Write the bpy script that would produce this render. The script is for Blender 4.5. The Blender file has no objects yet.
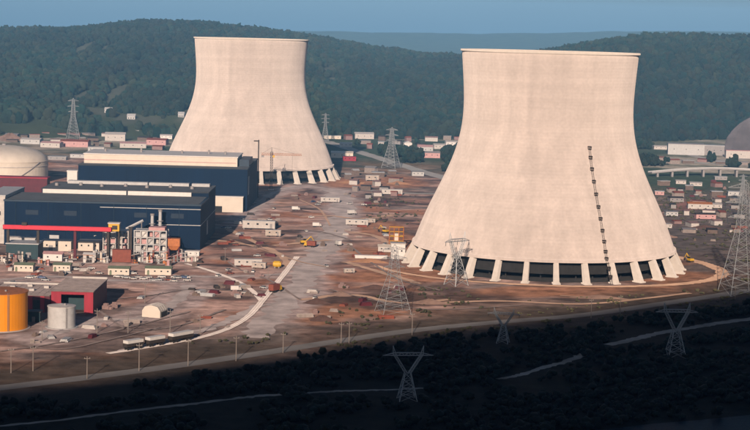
import bpy, math, random
import numpy as np
from mathutils import Vector, Matrix, Euler

random.seed(7); RNG = np.random.default_rng(11)
sc = bpy.context.scene
R_ = math.radians

# ------------------------------------------------------------------ camera
F = 1750.0; CX, CY = 375.0, 215.0           # focal length and centre in photo pixels (750 wide)
CAMZ = 138.5; HORY = 32.5                  # horizon row at the middle column
PITCH = math.atan((CY - HORY) / F); ROLL = R_(1.5)
ROT = Matrix.Rotation(math.pi/2 - PITCH, 3, 'X') @ Matrix.Rotation(ROLL, 3, 'Z')
cam_d = bpy.data.cameras.new('camera'); cam = bpy.data.objects.new('camera', cam_d)
sc.collection.objects.link(cam); sc.camera = cam
cam.location = (0, 0, CAMZ); cam.rotation_euler = ROT.to_euler()
cam_d.sensor_width = 36; cam_d.lens = 36 * F / 750; cam_d.clip_start = 1; cam_d.clip_end = 60000

# ------------------------------------------------------------------ sky, sun, exposure
SUN_EL = R_(16.0); SUN_AZ = R_(-7.0)       # behind the camera
sdir = Vector((math.sin(SUN_AZ)*math.cos(SUN_EL), -math.cos(SUN_AZ)*math.cos(SUN_EL), math.sin(SUN_EL)))
w = bpy.data.worlds.new('World'); sc.world = w; w.use_nodes = True
nt = w.node_tree; bg = nt.nodes['Background']
sky = nt.nodes.new('ShaderNodeTexSky'); sky.sky_type = 'NISHITA'; sky.sun_disc = False
sky.sun_elevation = SUN_EL; sky.sun_rotation = math.atan2(sdir.x, sdir.y)
sky.altitude = 200; sky.air_density = 1.0; sky.dust_density = 2.2; sky.ozone_density = 3.0
nt.links.new(sky.outputs[0], bg.inputs[0]); bg.inputs[1].default_value = 0.06
sun_d = bpy.data.lights.new('sun', 'SUN'); sun_d.energy = 5.0; sun_d.angle = R_(0.6); sun_d.color = (1.0, 0.79, 0.63)
sun = bpy.data.objects.new('sun', sun_d); sc.collection.objects.link(sun)
sun.rotation_euler = (-sdir).to_track_quat('-Z', 'Y').to_euler(); sun.location = (0, 0, 900)
sc.render.engine = 'CYCLES'
sc.view_settings.view_transform = 'Standard'; sc.view_settings.look = 'None'
sc.view_settings.exposure = 0.12; sc.view_settings.gamma = 1.0

# ------------------------------------------------------------------ photo pixel -> place
def ray(x, y): return ROT @ Vector(((x - CX)/F, -(y - CY)/F, -1.0))
def G(x, y, z=0.0):
    d = ray(x, y); t = (z - CAMZ)/d.z
    return Vector((d.x*t, d.y*t, z))
def PY(x, y, Y):
    d = ray(x, y); t = Y/d.y
    return Vector((d.x*t, Y, CAMZ + d.z*t))
def project(P):
    v = (np.asarray(P, float) - np.array([0, 0, CAMZ])) @ np.array(ROT)
    return np.stack([CX + F*v[..., 0]/(-v[..., 2]), CY - F*v[..., 1]/(-v[..., 2])], -1)

def _hash(ix, iy, s):
    n = (ix.astype(np.int64)*374761393 + iy.astype(np.int64)*668265263 + s*982451653) & 0xffffffff
    n = ((n ^ (n >> 13))*1274126177) & 0xffffffff
    return ((n ^ (n >> 16)) & 0xffff)/65535.0
def vnoise(x, y, s=0):
    x = np.asarray(x, float); y = np.asarray(y, float)
    ix = np.floor(x); iy = np.floor(y); fx = x-ix; fy = y-iy
    fx = fx*fx*(3-2*fx); fy = fy*fy*(3-2*fy)
    a = _hash(ix, iy, s); b = _hash(ix+1, iy, s); c = _hash(ix, iy+1, s); d = _hash(ix+1, iy+1, s)
    return (a*(1-fx)+b*fx)*(1-fy) + (c*(1-fx)+d*fx)*fy
def fbm(x, y, s=0, o=4):
    r = 0; a = .5; t = 0
    for k in range(o):
        r = r + a*vnoise(np.asarray(x)*2**k + 17.3*k, np.asarray(y)*2**k - 9.1*k, s+k); t += a; a *= .5
    return r/t
def sstep(a, b, x):
    t = np.clip((np.asarray(x, float)-a)/(b-a), 0, 1); return t*t*(3-2*t)

# ------------------------------------------------------------------ materials
MATS = {}
def mat(name, col, rough=.75, var=.15, scale=.4, bump=0.0, bscale=2.0, metal=0.0, streak=None, attr=None, spec=.3):
    if name in MATS: return MATS[name]
    m = bpy.data.materials.new(name); m.use_nodes = True; n = m.node_tree.nodes; l = m.node_tree.links
    b = n['Principled BSDF']; b.inputs['Roughness'].default_value = rough; b.inputs['Metallic'].default_value = metal
    b.inputs['Specular IOR Level'].default_value = spec
    if 'Diffuse Roughness' in b.inputs and rough > .8: b.inputs['Diffuse Roughness'].default_value = .9
    tc = n.new('ShaderNodeTexCoord'); mp = n.new('ShaderNodeMapping'); l.new(tc.outputs['Object'], mp.inputs[0])
    if streak: mp.inputs['Scale'].default_value = streak
    no = n.new('ShaderNodeTexNoise'); no.inputs['Scale'].default_value = scale; no.inputs['Detail'].default_value = 6
    no.inputs['Roughness'].default_value = .65; l.new(mp.outputs[0], no.inputs['Vector'])
    mr = n.new('ShaderNodeMapRange'); mr.inputs[1].default_value = .25; mr.inputs[2].default_value = .75
    mr.inputs[3].default_value = 1-var; mr.inputs[4].default_value = 1+var; l.new(no.outputs['Fac'], mr.inputs[0])
    mx = n.new('ShaderNodeMix'); mx.data_type = 'RGBA'; mx.blend_type = 'MULTIPLY'; mx.inputs[0].default_value = 1
    if attr:
        at = n.new('ShaderNodeAttribute'); at.attribute_name = attr; l.new(at.outputs['Color'], mx.inputs[6])
    else: mx.inputs[6].default_value = (*col, 1)
    l.new(mr.outputs[0], mx.inputs[7]); l.new(mx.outputs[2], b.inputs['Base Color'])
    if bump:
        n2 = n.new('ShaderNodeTexNoise'); n2.inputs['Scale'].default_value = bscale; n2.inputs['Detail'].default_value = 8
        n2.inputs['Roughness'].default_value = .7; l.new(tc.outputs['Object'], n2.inputs['Vector'])
        bp = n.new('ShaderNodeBump'); bp.inputs['Distance'].default_value = bump; bp.inputs['Strength'].default_value = 1
        l.new(n2.outputs['Fac'], bp.inputs['Height']); l.new(bp.outputs[0], b.inputs['Normal'])
    MATS[name] = m; return m

def concrete_shell():
    m = mat('shell_concrete', (.58, .505, .46), .9, .07, .05, 0, 1)
    n = m.node_tree.nodes; l = m.node_tree.links; b = n['Principled BSDF']
    src = b.inputs['Base Color'].links[0].from_socket
    tc = n.new('ShaderNodeTexCoord')
    def layer(scale_vec, sc_, lo, hi, det, prev):
        mp = n.new('ShaderNodeMapping'); mp.inputs['Scale'].default_value = scale_vec; l.new(tc.outputs['Object'], mp.inputs[0])
        t = n.new('ShaderNodeTexNoise'); t.inputs['Scale'].default_value = sc_; t.inputs['Detail'].default_value = det
        l.new(mp.outputs[0], t.inputs['Vector'])
        r = n.new('ShaderNodeMapRange'); r.inputs[1].default_value = .3; r.inputs[2].default_value = .7
        r.inputs[3].default_value = lo; r.inputs[4].default_value = hi; l.new(t.outputs['Fac'], r.inputs[0])
        x = n.new('ShaderNodeMix'); x.data_type = 'RGBA'; x.blend_type = 'MULTIPLY'; x.inputs[0].default_value = 1
        l.new(prev, x.inputs[6]); l.new(r.outputs[0], x.inputs[7]); return x.outputs[2]
    s = layer((.03, .03, 1.0), .28, .955, 1.035, 3, src)          # pours: each lift has its own tone
    s = layer((1, 1, .03), .16, .90, 1.05, 5, s)                # rain streaks down the shell
    s = layer((1, 1, 1), .6, .94, 1.05, 6, s)
    l.new(s, b.inputs['Base Color'])
    sep = n.new('ShaderNodeSeparateXYZ'); l.new(tc.outputs['Object'], sep.inputs[0])
    wv = n.new('ShaderNodeMath'); wv.operation = 'MULTIPLY'; wv.inputs[1].default_value = 1/1.8; l.new(sep.outputs[2], wv.inputs[0])
    fr = n.new('ShaderNodeMath'); fr.operation = 'PINGPONG'; fr.inputs[1].default_value = .5; l.new(wv.outputs[0], fr.inputs[0])
    bp = n.new('ShaderNodeBump'); bp.inputs['Distance'].default_value = .08; l.new(fr.outputs[0], bp.inputs['Height'])
    l.new(bp.outputs[0], b.inputs['Normal'])
    return m

M_SHELL = concrete_shell()
M_RIM = mat('rim_concrete', (.62, .56, .50), .85, .08, .3)
M_LEG = mat('leg_concrete', (.58, .53, .48), .9, .12, .25)
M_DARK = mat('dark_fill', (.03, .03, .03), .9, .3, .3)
M_RUST = mat('dark_steel', (.05, .04, .035), .7, .3, .8)
M_NAVY = mat('navy_cladding', (.0005, .012, .038), .7, .3, .06, 0, 1, 0, (1, 1, .15), spec=.15)
M_NAVY2 = mat('navy_trim', (.014, .034, .06), .5, .15, .3)
M_ROOFDK = mat('dark_roof', (.045, .05, .058), .85, .3, .12)
M_CREAM = mat('cream_paint', (.64, .56, .47), .7, .1, .15)
M_WHITE = mat('white_paint', (.66, .62, .58), .6, .1, .4)
M_OFFWH = mat('weathered_white', (.50, .455, .42), .7, .2, .5)
M_GREY = mat('grey_steel', (.27, .25, .245), .55, .2, .5)
M_LGREY = mat('light_grey', (.46, .45, .44), .6, .15, .4)
M_GALV = mat('galvanised', (.33, .345, .355), .5, .15, .8, metal=.2)
M_MAROON = mat('maroon_cladding', (.30, .018, .035), .6, .25, .2, 0, 1, 0, (1, 1, .2))
M_DMAROON = mat('dark_maroon', (.10, .016, .024), .65, .25, .2)
M_RED = mat('red_paint', (.62, .03, .055), .5, .15, .5)
M_ORANGE = mat('orange_paint', (.74, .26, .01), .5, .08, .2, 0, 1, 0, (1, 1, .3))
M_RUSTOR = mat('rusty_orange', (.44, .15, .05), .7, .3, .6)
M_YELLOW = mat('yellow_paint', (.62, .36, .03), .5, .2, .8)
M_PINK = mat('faded_pink', (.52, .30, .29), .7, .2, .4)
M_TEAL = mat('dark_teal', (.016, .045, .055), .6, .2, .3)
M_GREEN = mat('faded_green', (.17, .20, .13), .7, .2, .4)
M_GLASS = mat('dark_window', (.015, .02, .025), .15, .1, 1, spec=.6)
M_TYRE = mat('tyre_rubber', (.02, .02, .02), .9, .2, 2)
M_WOOD = mat('pole_wood', (.22, .19, .17), .85, .2, 1)
M_BLUE = mat('blue_paint', (.05, .10, .22), .4, .1, 1)
M_RUSTRD = mat('rust_red', (.24, .07, .045), .75, .25, .5)
M_ASPH = mat('asphalt', (.095, .092, .092), .9, .3, .05, .02, 1)
M_TAN = mat('tan_dirt_road', (.30, .20, .145), .95, .28, .07, .05, .8)
M_PALE = mat('pale_ballast', (.58, .51, .47), .95, .2, .1, .04, 1)
M_GRAVEL = mat('grey_gravel_road', (.245, .212, .207), .97, .5, .07, .2, .4)
M_FARROAD = mat('valley_road', (.19, .185, .18), .9, .2, .05)
M_TRACK = mat('bank_track', (.17, .175, .175), .95, .55, .05)
M_RING = mat('ring_road_dirt', (.42, .27, .185), .97, .3, .08, .1, .8)
M_RUT = mat('wheel_ruts', (.145, .115, .107), .97, .5, .08, .1, .8)
M_DIRT = mat('dirt_heap', (.19, .125, .10), .97, .35, .15, .12, 1)
M_DKDIRT = mat('dark_dirt_heap', (.085, .05, .042), .97, .35, .15, .12, 1)
M_ORDIRT = mat('orange_dirt_heap', (.29, .155, .09), .97, .3, .15, .12, 1)
M_GRDIRT = mat('grey_spoil', (.12, .108, .115), .97, .3, .05, .3, .3)
M_TREE = mat('tree_leaves', (.05, .07, .03), .9, .35, .25, attr='tone')
M_TRUNK = mat('tree_bark', (.09, .065, .045), .9, .2, 1)

# ------------------------------------------------------------------ mesh helpers
COL = sc.collection
class MB:
    def __init__(s): s.v = []; s.f = []
    def add(s, vs, fs):
        o = len(s.v); s.v += [tuple(p) for p in vs]; s.f += [tuple(i+o for i in f) for f in fs]; return s
    def box(s, x0, x1, y0, y1, z0, z1):
        return s.add([(x0,y0,z0),(x1,y0,z0),(x1,y1,z0),(x0,y1,z0),(x0,y0,z1),(x1,y0,z1),(x1,y1,z1),(x0,y1,z1)],
                     [(0,3,2,1),(4,5,6,7),(0,1,5,4),(1,2,6,5),(2,3,7,6),(3,0,4,7)])
    def hexa(s, bot, top):
        return s.add(list(bot)+list(top), [(0,3,2,1),(4,5,6,7),(0,1,5,4),(1,2,6,5),(2,3,7,6),(3,0,4,7)])
    def bar(s, p, q, r, n=4):
        p = Vector(p); q = Vector(q); d = (q-p)
        if d.length < 1e-6: return s
        d.normalize(); u = d.orthogonal().normalized(); v = d.cross(u); o = []
        for e in (p, q):
            for k in range(n):
                a = 2*math.pi*(k+.5)/n; o.append(e + (u*math.cos(a)+v*math.sin(a))*r)
        return s.add(o, [tuple(range(n))[::-1], tuple(range(n, 2*n))] + [(k, (k+1) % n, n+(k+1) % n, n+k) for k in range(n)])
    def cyl(s, x, y, z0, z1, r0, r1=None, n=24):
        r1 = r0 if r1 is None else r1
        o = [(x+r*math.cos(2*math.pi*k/n), y+r*math.sin(2*math.pi*k/n), z) for z, r in ((z0, r0), (z1, r1)) for k in range(n)]
        return s.add(o, [tuple(range(n))[::-1], tuple(range(n, 2*n))] + [(k, (k+1) % n, n+(k+1) % n, n+k) for k in range(n)])
    def lathe(s, prof, n=48, closed=False):
        o = []; m = len(prof)
        for r, z in prof:
            o += [(r*math.cos(2*math.pi*k/n), r*math.sin(2*math.pi*k/n), z) for k in range(n)]
        fs = []
        for i in range(m if closed else m-1):
            j = (i+1) % m
            fs += [(i*n+k, i*n+(k+1) % n, j*n+(k+1) % n, j*n+k) for k in range(n)]
        return s.add(o, fs)
    def build(s, name, material, parent=None, smooth=False):
        me = bpy.data.meshes.new(name); me.from_pydata(s.v, [], s.f); me.update()
        me.materials.append(material)
        if smooth: me.polygons.foreach_set('use_smooth', [True]*len(me.polygons))
        o = bpy.data.objects.new(name, me); COL.objects.link(o)
        if parent is not None: o.parent = parent
        return o
def np_mesh(name, V, Fc, material, color=None, smooth=False):
    V = np.ascontiguousarray(V, np.float32); Fc = np.ascontiguousarray(Fc, np.int32); k = Fc.shape[1]
    me = bpy.data.meshes.new(name)
    me.vertices.add(len(V)); me.vertices.foreach_set('co', V.ravel())
    me.loops.add(Fc.size); me.loops.foreach_set('vertex_index', Fc.ravel())
    me.polygons.add(len(Fc)); me.polygons.foreach_set('loop_start', np.arange(0, Fc.size, k, dtype=np.int32))
    if smooth: me.polygons.foreach_set('use_smooth', np.ones(len(Fc), bool))
    me.update(calc_edges=True)
    if color is not None:
        a = me.color_attributes.new('tone', 'FLOAT_COLOR', 'POINT')
        c = np.ones((len(V), 4), np.float32); c[:, :3] = color; a.data.foreach_set('color', c.ravel())
    me.materials.append(material)
    o = bpy.data.objects.new(name, me); COL.objects.link(o); return o
def thing(name, label, cat, loc=(0, 0, 0), rz=0.0, group=None):
    o = bpy.data.objects.new(name, None); o.empty_display_size = 1; COL.objects.link(o)
    o.location = loc; o.rotation_euler = (0, 0, rz); o['label'] = label; o['category'] = cat
    if group: o['group'] = group
    return o
def tag(o, label, cat, group=None):
    o['label'] = label; o['category'] = cat
    if group: o['group'] = group
    return o
def kids(o): return [c for c in COL.objects if c.parent == o]
KID = {}
def copy_tree(root, loc, rz=0.0, label=None, group=None, scale=None):
    if root.name not in KID: KID[root.name] = [(c, kids(c)) for c in kids(root)]
    r = root.copy(); COL.objects.link(r); r.location = loc; r.rotation_euler = (0, 0, rz)
    if label: r['label'] = label
    if group: r['group'] = group
    if scale: r.scale = scale
    for c, gs in KID[root.name]:
        d = c.copy(); COL.objects.link(d); d.parent = r
        for g in gs:
            e = g.copy(); COL.objects.link(e); e.parent = d
    return r
def struct(o): o['kind'] = 'structure'; return o
def stuff(o): o['kind'] = 'stuff'; return o

# ================================================================== GROUND
ROADPX = [(-90,400),(0,388),(83,378),(167,367),(250,355),(333,342),(417,330),(500,322),(583,315),(667,303),(720,295),(790,284)]
rx_ = [p[0] for p in ROADPX]; ry_ = [p[1] for p in ROADPX]
def grow(a, step, end, k=1.25):
    o = []; x = a
    while abs(x) < end: step *= k; x += math.copysign(step, end) if a >= 0 else -step; o.append(x)
    return o
xs = list(np.arange(-520, 521, 4.0)); xs = sorted([-v for v in grow(520, 4, 12000)]) + xs + grow(520, 4, 12000)
ys = list(np.arange(520, 1400, 4.0)) + list(np.arange(1400, 2700, 9.0)); ys += grow(ys[-1], 9, 12000)
yy = []; v = 520; st = 4
while v > -3500: st *= 1.25; v -= st; yy.append(v)
ys = sorted(yy) + ys
XX, YY = np.meshgrid(xs, ys); nx, ny = len(xs), len(ys)
front = YY > 200
P3 = np.stack([XX, np.where(front, YY, 200), np.zeros_like(XX)], -1)
px = project(P3); PXx, PXy = px[..., 0], px[..., 1]
def mixc(c, col, m): return c*(1-m[..., None]) + np.array(col)*m[..., None]
c = np.zeros(XX.shape+(3,)) + np.array((.33, .215, .175))
n1 = fbm(XX/90, YY/90, 3); n2 = fbm(XX/28, YY/28, 5); n3 = fbm(XX/220, YY/220, 9)
c = mixc(c, (.26, .225, .21), sstep(.46, .62, n1))
c = mixc(c, (.15, .125, .11), sstep(.58, .72, n2)*.8)
c = mixc(c, (.40, .27, .20), sstep(.60, .75, fbm(XX/40, YY/70, 21))*.8)
c = mixc(c, (.085, .066, .062), sstep(.52, .62, fbm(XX/45, YY/20, 131))*.9)
c = mixc(c, (.56, .42, .36), sstep(.55, .66, fbm(XX/40, YY/16, 137))*.85)
c = mixc(c, (.40, .20, .115), sstep(.60, .72, fbm(XX/55, YY/40, 141))*.8)
c = c*(.8+.4*fbm(XX/14, YY/9, 151, 2))[..., None]
def blob(x, y, a, b, col, k=.9):
    global c
    q = ((PXx-x)/a)**2 + ((PXy-y)/b)**2 + (n2-.5)*1.6
    c = mixc(c, col, (1-sstep(.55, 1.15, q))*k*front)
OR = (.40, .22, .135)
for b_ in ((420,274,70,9),(365,254,34,7),(345,183,26,6),(398,182,30,8),(690,276,45,20),(350,310,60,9),(300,321,40,6),(620,292,90,7),
           (520,292,70,6),(378,228,26,7),(402,245,18,14)): blob(*b_, OR)
for b_ in ((385,298,60,12),(315,301,22,5),(470,300,60,8)): blob(*b_, (.12, .085, .07))
for b_ in ((60,330,80,14),(130,318,60,12),(140,345,90,10)): blob(*b_, (.20, .165, .15), .8)
for b_ in ((720,235,62,50),(700,195,60,20)): blob(*b_, (.13, .125, .12), .9)
for b_ in ((690,205,22,6),(60,145,40,6),(110,137,40,5)): blob(*b_, (.36, .19, .16), .7)
def shoulder(pts, wd, col, k=.9):
    global c
    P = [G(*p) for p in pts]; D = np.full(XX.shape, 1e9)
    for a, b in zip(P[:-1], P[1:]):
        ex, ey = b.x-a.x, b.y-a.y; t = np.clip(((XX-a.x)*ex+(YY-a.y)*ey)/(ex*ex+ey*ey), 0, 1)
        D = np.minimum(D, np.hypot(XX-a.x-t*ex, YY-a.y-t*ey))
    c = mixc(c, col, (1-sstep(wd*.35, wd*.75, D+(fbm(XX/16, YY/16, 163)-.5)*wd*.9))*k)
GRV = (.48, .43, .415)
shoulder([(335,190),(345,205),(338,225),(325,245),(312,265),(298,288),(278,312),(255,338)], 27, GRV)
shoulder([(335,190),(300,186),(270,195),(255,210),(238,222)], 20, GRV)
shoulder([(40,338),(90,322),(140,318),(175,303),(190,285)], 26, GRV, .8)
shoulder([(0,281),(60,278),(120,282),(185,280),(250,277),(320,273)], 20, GRV, .7)
shoulder([(108,354),(140,349),(170,344),(200,338),(228,329),(248,317),(260,304),(272,289),(285,273),(297,257)], 7, (.40, .33, .30), .7)
shoulder([(262,302),(252,291),(238,282),(218,274),(200,268),(186,264)], 6, (.40, .33, .30), .7)
shoulder([(260,230),(300,226),(345,232),(395,250)], 14, (.48, .35, .29), .8)
shoulder([(215,258),(260,262),(300,255),(330,240)], 14, (.45, .36, .31), .7)
shoulder([(300,214),(350,222),(395,215)], 12, (.45, .33, .28), .7)
c = c*(.55+.9*fbm(XX/9, YY/5, 157, 2))[..., None]
c = c*np.array((.50, .45, .455))
# valley floor: meadow and scrub among pale yards
far = sstep(1720, 2050, YY + (n3-.5)*500 + np.where(XX > 120, 230, 0)*1.0)
vcol = mixc(np.zeros_like(c)+np.array((.078, .082, .058)), (.21, .19, .16), sstep(.52, .66, n1))
vcol = mixc(vcol, (.03, .045, .028), sstep(.5, .62, n3))
c = c*(1-far[..., None]) + vcol*far[..., None]
# embankment below the railway and the scrubby river bank
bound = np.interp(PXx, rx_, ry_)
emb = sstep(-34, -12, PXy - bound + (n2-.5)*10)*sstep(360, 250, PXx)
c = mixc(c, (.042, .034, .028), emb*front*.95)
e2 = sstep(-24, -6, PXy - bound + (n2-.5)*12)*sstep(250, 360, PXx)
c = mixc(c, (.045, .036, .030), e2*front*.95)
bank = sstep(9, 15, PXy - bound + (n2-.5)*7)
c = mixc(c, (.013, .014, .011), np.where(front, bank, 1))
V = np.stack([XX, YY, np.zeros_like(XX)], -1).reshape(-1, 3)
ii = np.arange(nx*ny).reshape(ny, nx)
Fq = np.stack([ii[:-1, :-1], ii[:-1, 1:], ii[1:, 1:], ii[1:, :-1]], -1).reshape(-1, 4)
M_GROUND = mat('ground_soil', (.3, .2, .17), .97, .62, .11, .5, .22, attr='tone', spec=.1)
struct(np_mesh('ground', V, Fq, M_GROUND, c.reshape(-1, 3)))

# ------------------------------------------------------------------ terrain: hills round the valley
RID = [(-900,30),(-300,34),(0,28.5),(60,26.5),(110,22.5),(150,21),(200,22.5),(250,27.5),(300,34),(340,41),(380,48),(420,53),(470,55),
       (520,53),(560,46),(600,38.5),(640,34.8),(700,33.8),(750,34),(1000,30),(1700,24)]
def ridge_h(az, d):
    x = 375 + np.tan(az)*F; y = np.interp(x, [r[0] for r in RID], [r[1] for r in RID])
    return CAMZ + (HORY + (x-375)*math.tan(ROLL) - y)/F*d - 9
def hill_z(X, Y):
    d = np.hypot(X, Y); az = np.arctan2(X, Y)
    db = 2290 + 900*np.clip(az, -.2, .2) + 130*(fbm(az*14, az*0+3, 31)-.5); dr = 3750 - 500*sstep(-.02, .14, az)
    t = (Y - db)/(dr-db); H = ridge_h(az, dr)
    up = np.clip(t, 0, 1); up = up*(1.55-.55*up)
    z = H*np.where(t < 1, up, 1 - .35*np.clip((t-1), 0, 1)**1.0)
    gl = fbm(X/420 + fbm(X/900, Y/900, 41)*2, Y/700, 43, 4)-.5
    z = z + gl*70*np.clip(t, 0, 1)*np.clip(1.02-t, 0, 1)*2.4 + (fbm(X/160, Y/160, 47)-.5)*10*np.clip(t*3, 0, 1)
    return np.where(t < 0, -2.0, z)
azs = np.linspace(-.62, .62, 560); ds = np.concatenate([np.linspace(2050, 4000, 110), np.linspace(4060, 5400, 20)])
AZ, DD = np.meshgrid(azs, ds); HX = np.tan(AZ)*DD; HY = DD
HZ = hill_z(HX, HY)
def hit(x, y):
    d = ray(x, y); Ys = np.linspace(1800, 4200, 1200)
    X = d.x/d.y*Ys; Z = CAMZ + d.z/d.y*Ys; k = np.argmax(Z < hill_z(X, Ys))
    return Vector((X[k], Ys[k], max(Z[k], 0)))
CLEAR = []
for (x, y, a, b) in ((118,77,9,12),(115,95,10,16),(80,98,8,12),(96,112,26,6),(130,118,18,7),(185,116,8,8),(330,72,10,10),(337,79,14,5),(85,50,10,14),(105,51,7,10),
                     (150,120,14,6),(182,118,6,6)):
    h = hit(x, y); s = h.y/F; CLEAR.append((h.x, h.y, a*s, b*s*5))
def clear_mask(X, Y):
    m = np.zeros_like(X)
    nn = fbm(X/40, Y/60, 61)-.5
    for (a, b, r, q) in CLEAR: m = np.maximum(m, 1-sstep(.6, 1.0, ((X-a)/r)**2+((Y-b)/q)**2+nn*1.5))
    return m
hc = np.zeros(HX.shape+(3,)) + np.array((.035, .045, .026))
hc = mixc(hc, (.055, .06, .045), clear_mask(HX, HY))
na, nd = len(azs), len(ds); ii = np.arange(na*nd).reshape(nd, na)
Fh = np.stack([ii[:-1, :-1], ii[:-1, 1:], ii[1:, 1:], ii[1:, :-1]], -1).reshape(-1, 4)
M_HILL = mat('hill_soil', (.04, .05, .03), .97, .3, .02, 1.0, .05, attr='tone', spec=.05)
struct(np_mesh('hills', np.stack([HX, HY, HZ], -1).reshape(-1, 3), Fh, M_HILL, hc.reshape(-1, 3), True))
# far ridge
azs2 = np.linspace(-.62, .62, 400); ds2 = np.linspace(6600, 9800, 34)
AZ, DD = np.meshgrid(azs2, ds2); FX = np.tan(AZ)*DD; FY = DD
xx = 375 + np.tan(AZ)*F
t2 = np.clip((FY-6600)/1500, 0, 1)
fy_ = 31.8 + 1.2*np.sin(xx/60) + (fbm(xx/26, xx*0, 71)-.5)*2.0
FZ = (CAMZ + (HORY+(xx-375)*math.tan(ROLL) - fy_)/F*8100)*t2*(1-.2*np.clip((FY-8100)/1700, 0, 1)) + (fbm(FX/200, FY/200, 77)-.5)*26*t2*(1-t2)
na, nd = len(azs2), len(ds2); ii = np.arange(na*nd).reshape(nd, na)
Fh = np.stack([ii[:-1, :-1], ii[:-1, 1:], ii[1:, 1:], ii[1:, :-1]], -1).reshape(-1, 4)
struct(np_mesh('far_hills', np.stack([FX, FY, FZ-1], -1).reshape(-1, 3), Fh, M_HILL, np.zeros((na*nd, 3))+np.array((.035, .05, .03)), True))
# unseen bluff added behind the camera, crest shaped to shade the near river bank
CRY = -230.0
s_h = Vector((sdir.x, sdir.y)).normalized(); TAN = math.tan(SUN_EL)
E0 = G(0, 393); E1 = G(750, 297)
tt = np.linspace(-2.2, 1.15, 60); exs = []; ehs = []
for t in tt:
    p = E0 + (E1-E0)*t; L = (p.y-CRY)/(-s_h.y); exs.append(p.x+s_h.x*L); ehs.append(L*TAN)
bx = np.concatenate([np.linspace(-3200, -700, 30), np.linspace(-660, 1400, 100), np.linspace(1450, 3200, 25)])
by = np.concatenate([np.linspace(-2600, -500, 22), np.linspace(-460, 130, 50)])
BX, BY = np.meshgrid(bx, by)
crest = np.interp(BX, exs, ehs) + (fbm(BX/70, BX*0, 81)-.5)*14
prof = np.where(BY > CRY, 1-sstep(0, 1, (BY-CRY)/330.0), 1-.55*np.clip((CRY-BY)/2200, 0, 1))
BZ = crest*prof + (fbm(BX/60, BY/60, 83)-.5)*6*prof*(np.abs(BY-CRY) > 30) - 1.0*(prof < .01)
na, nd = len(bx), len(by); ii = np.arange(na*nd).reshape(nd, na)
Fh = np.stack([ii[:-1, :-1], ii[:-1, 1:], ii[1:, 1:], ii[1:, :-1]], -1).reshape(-1, 4)
struct(np_mesh('shade_bluff', np.stack([BX, BY, BZ], -1).reshape(-1, 3), Fh, M_HILL, np.zeros((na*nd, 3))+np.array((.035, .045, .026)), True))

# ------------------------------------------------------------------ roads, tracks, water
def smooth_path(pts, n=8):
    P = [Vector(p) for p in pts]; out = []
    Q = [P[0]*2-P[1]] + P + [P[-1]*2-P[-2]]
    for i in range(1, len(Q)-2):
        a, b, c_, d = Q[i-1:i+3]
        for k in range(n):
            t = k/n; out.append(.5*((2*b)+(c_-a)*t+(2*a-5*b+4*c_-d)*t*t+(3*b-a-3*c_+d)*t**3))
    out.append(P[-1]); return out
def ribbon(name, pts, width, z, m, close=False, wob=.12):
    path = smooth_path(pts, 10); vs = []; fs = []; n = len(path)
    for i, p in enumerate(path):
        t = (path[min(i+1, n-1)]-path[max(i-1, 0)]); t.z = 0; t.normalize(); s = Vector((-t.y, t.x, 0))
        wv = width[0]+(width[1]-width[0])*i/(n-1) if isinstance(width, tuple) else width
        l = wv*(.5+wob*(random.random()-.5)); r = wv*(.5+wob*(random.random()-.5))
        q = Vector((p.x, p.y, p.z+z)); vs += [q+s*l, q-s*r]
    fs = [(2*i+1, 2*i+3, 2*i+2, 2*i) for i in range(n-1)]
    b = MB(); b.add(vs, fs); return struct(b.build(name, m))
def gp(l): return [G(*p) for p in l]
ribbon('perimeter_road', gp(ROADPX), 9, .06, M_ASPH, wob=.02)
ribbon('haul_road', gp([(335,190),(345,205),(338,225),(325,245),(312,265),(298,288),(278,312),(255,338)]), (20, 13), .05, M_GRAVEL, wob=.45)
ribbon('haul_road', gp([(335,190),(300,186),(270,195),(255,210),(238,222)]), 6, .10, M_GRAVEL, wob=.5)
ribbon('yard_road', gp([(185,276),(215,277),(250,276),(290,274),(320,272)]), 5, .15, M_GRAVEL, wob=.5)
ribbon('yard_road', gp([(40,338),(90,322),(140,318),(175,303),(190,285)]), 7, .10, M_GRAVEL, wob=.5)
ribbon('yard_road', gp([(0,280),(60,277),(120,281),(185,282)]), 6, .20, M_GRAVEL, wob=.5)
ribbon('yard_road', gp([(120,352),(165,342),(205,330),(235,318),(262,305)]), 6, .25, M_GRAVEL, wob=.5)
def offs(l, dx): return [G(x+dx*(y/240)**2, y) for x, y in l]
HAUL = [(335,190),(345,205),(338,225),(325,245),(312,265),(298,288),(278,312),(255,338),(240,356)]
for l in ([(230,240),(262,250),(300,262),(330,268)],[(228,262),(240,270),(268,280),(300,300)],[(110,300),(150,296),(190,290),(240,292),(262,298)],[(100,312),(130,330),(180,326),(225,310)],
          [(20,345),(60,350),(110,340),(160,328)],[(350,246),(370,262),(400,280),(440,291)],[(290,230),(320,232),(350,240)],[(300,200),(320,210),(330,226)],[(0,352),(60,343),(120,330),(190,312)],
          [(330,290),(370,300),(430,310),(520,306)],[(560,296),(630,300),(690,294)]):
    ribbon('wheel_rut', gp(l), 1.7, .38, random.choice((M_RUT, M_TAN)), wob=.35)
tc_ = G(542.5, 264.5)
ring = []
for k in range(-40, 165, 12):
    a = R_(k); rr = 106 + 2*math.sin(a*3)
    ring.append(Vector((tc_.x + 1.5 + rr*math.cos(a), tc_.y - (rr*.885 if k > 0 else rr)*math.sin(a), 0)))
ribbon('ring_road', ring, (9, 4), .22, M_RING, wob=.2)
ribbon('dirt_track', gp([(430,303),(500,301),(580,304),(640,299),(690,293)]), 4, .08, M_TAN)
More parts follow.
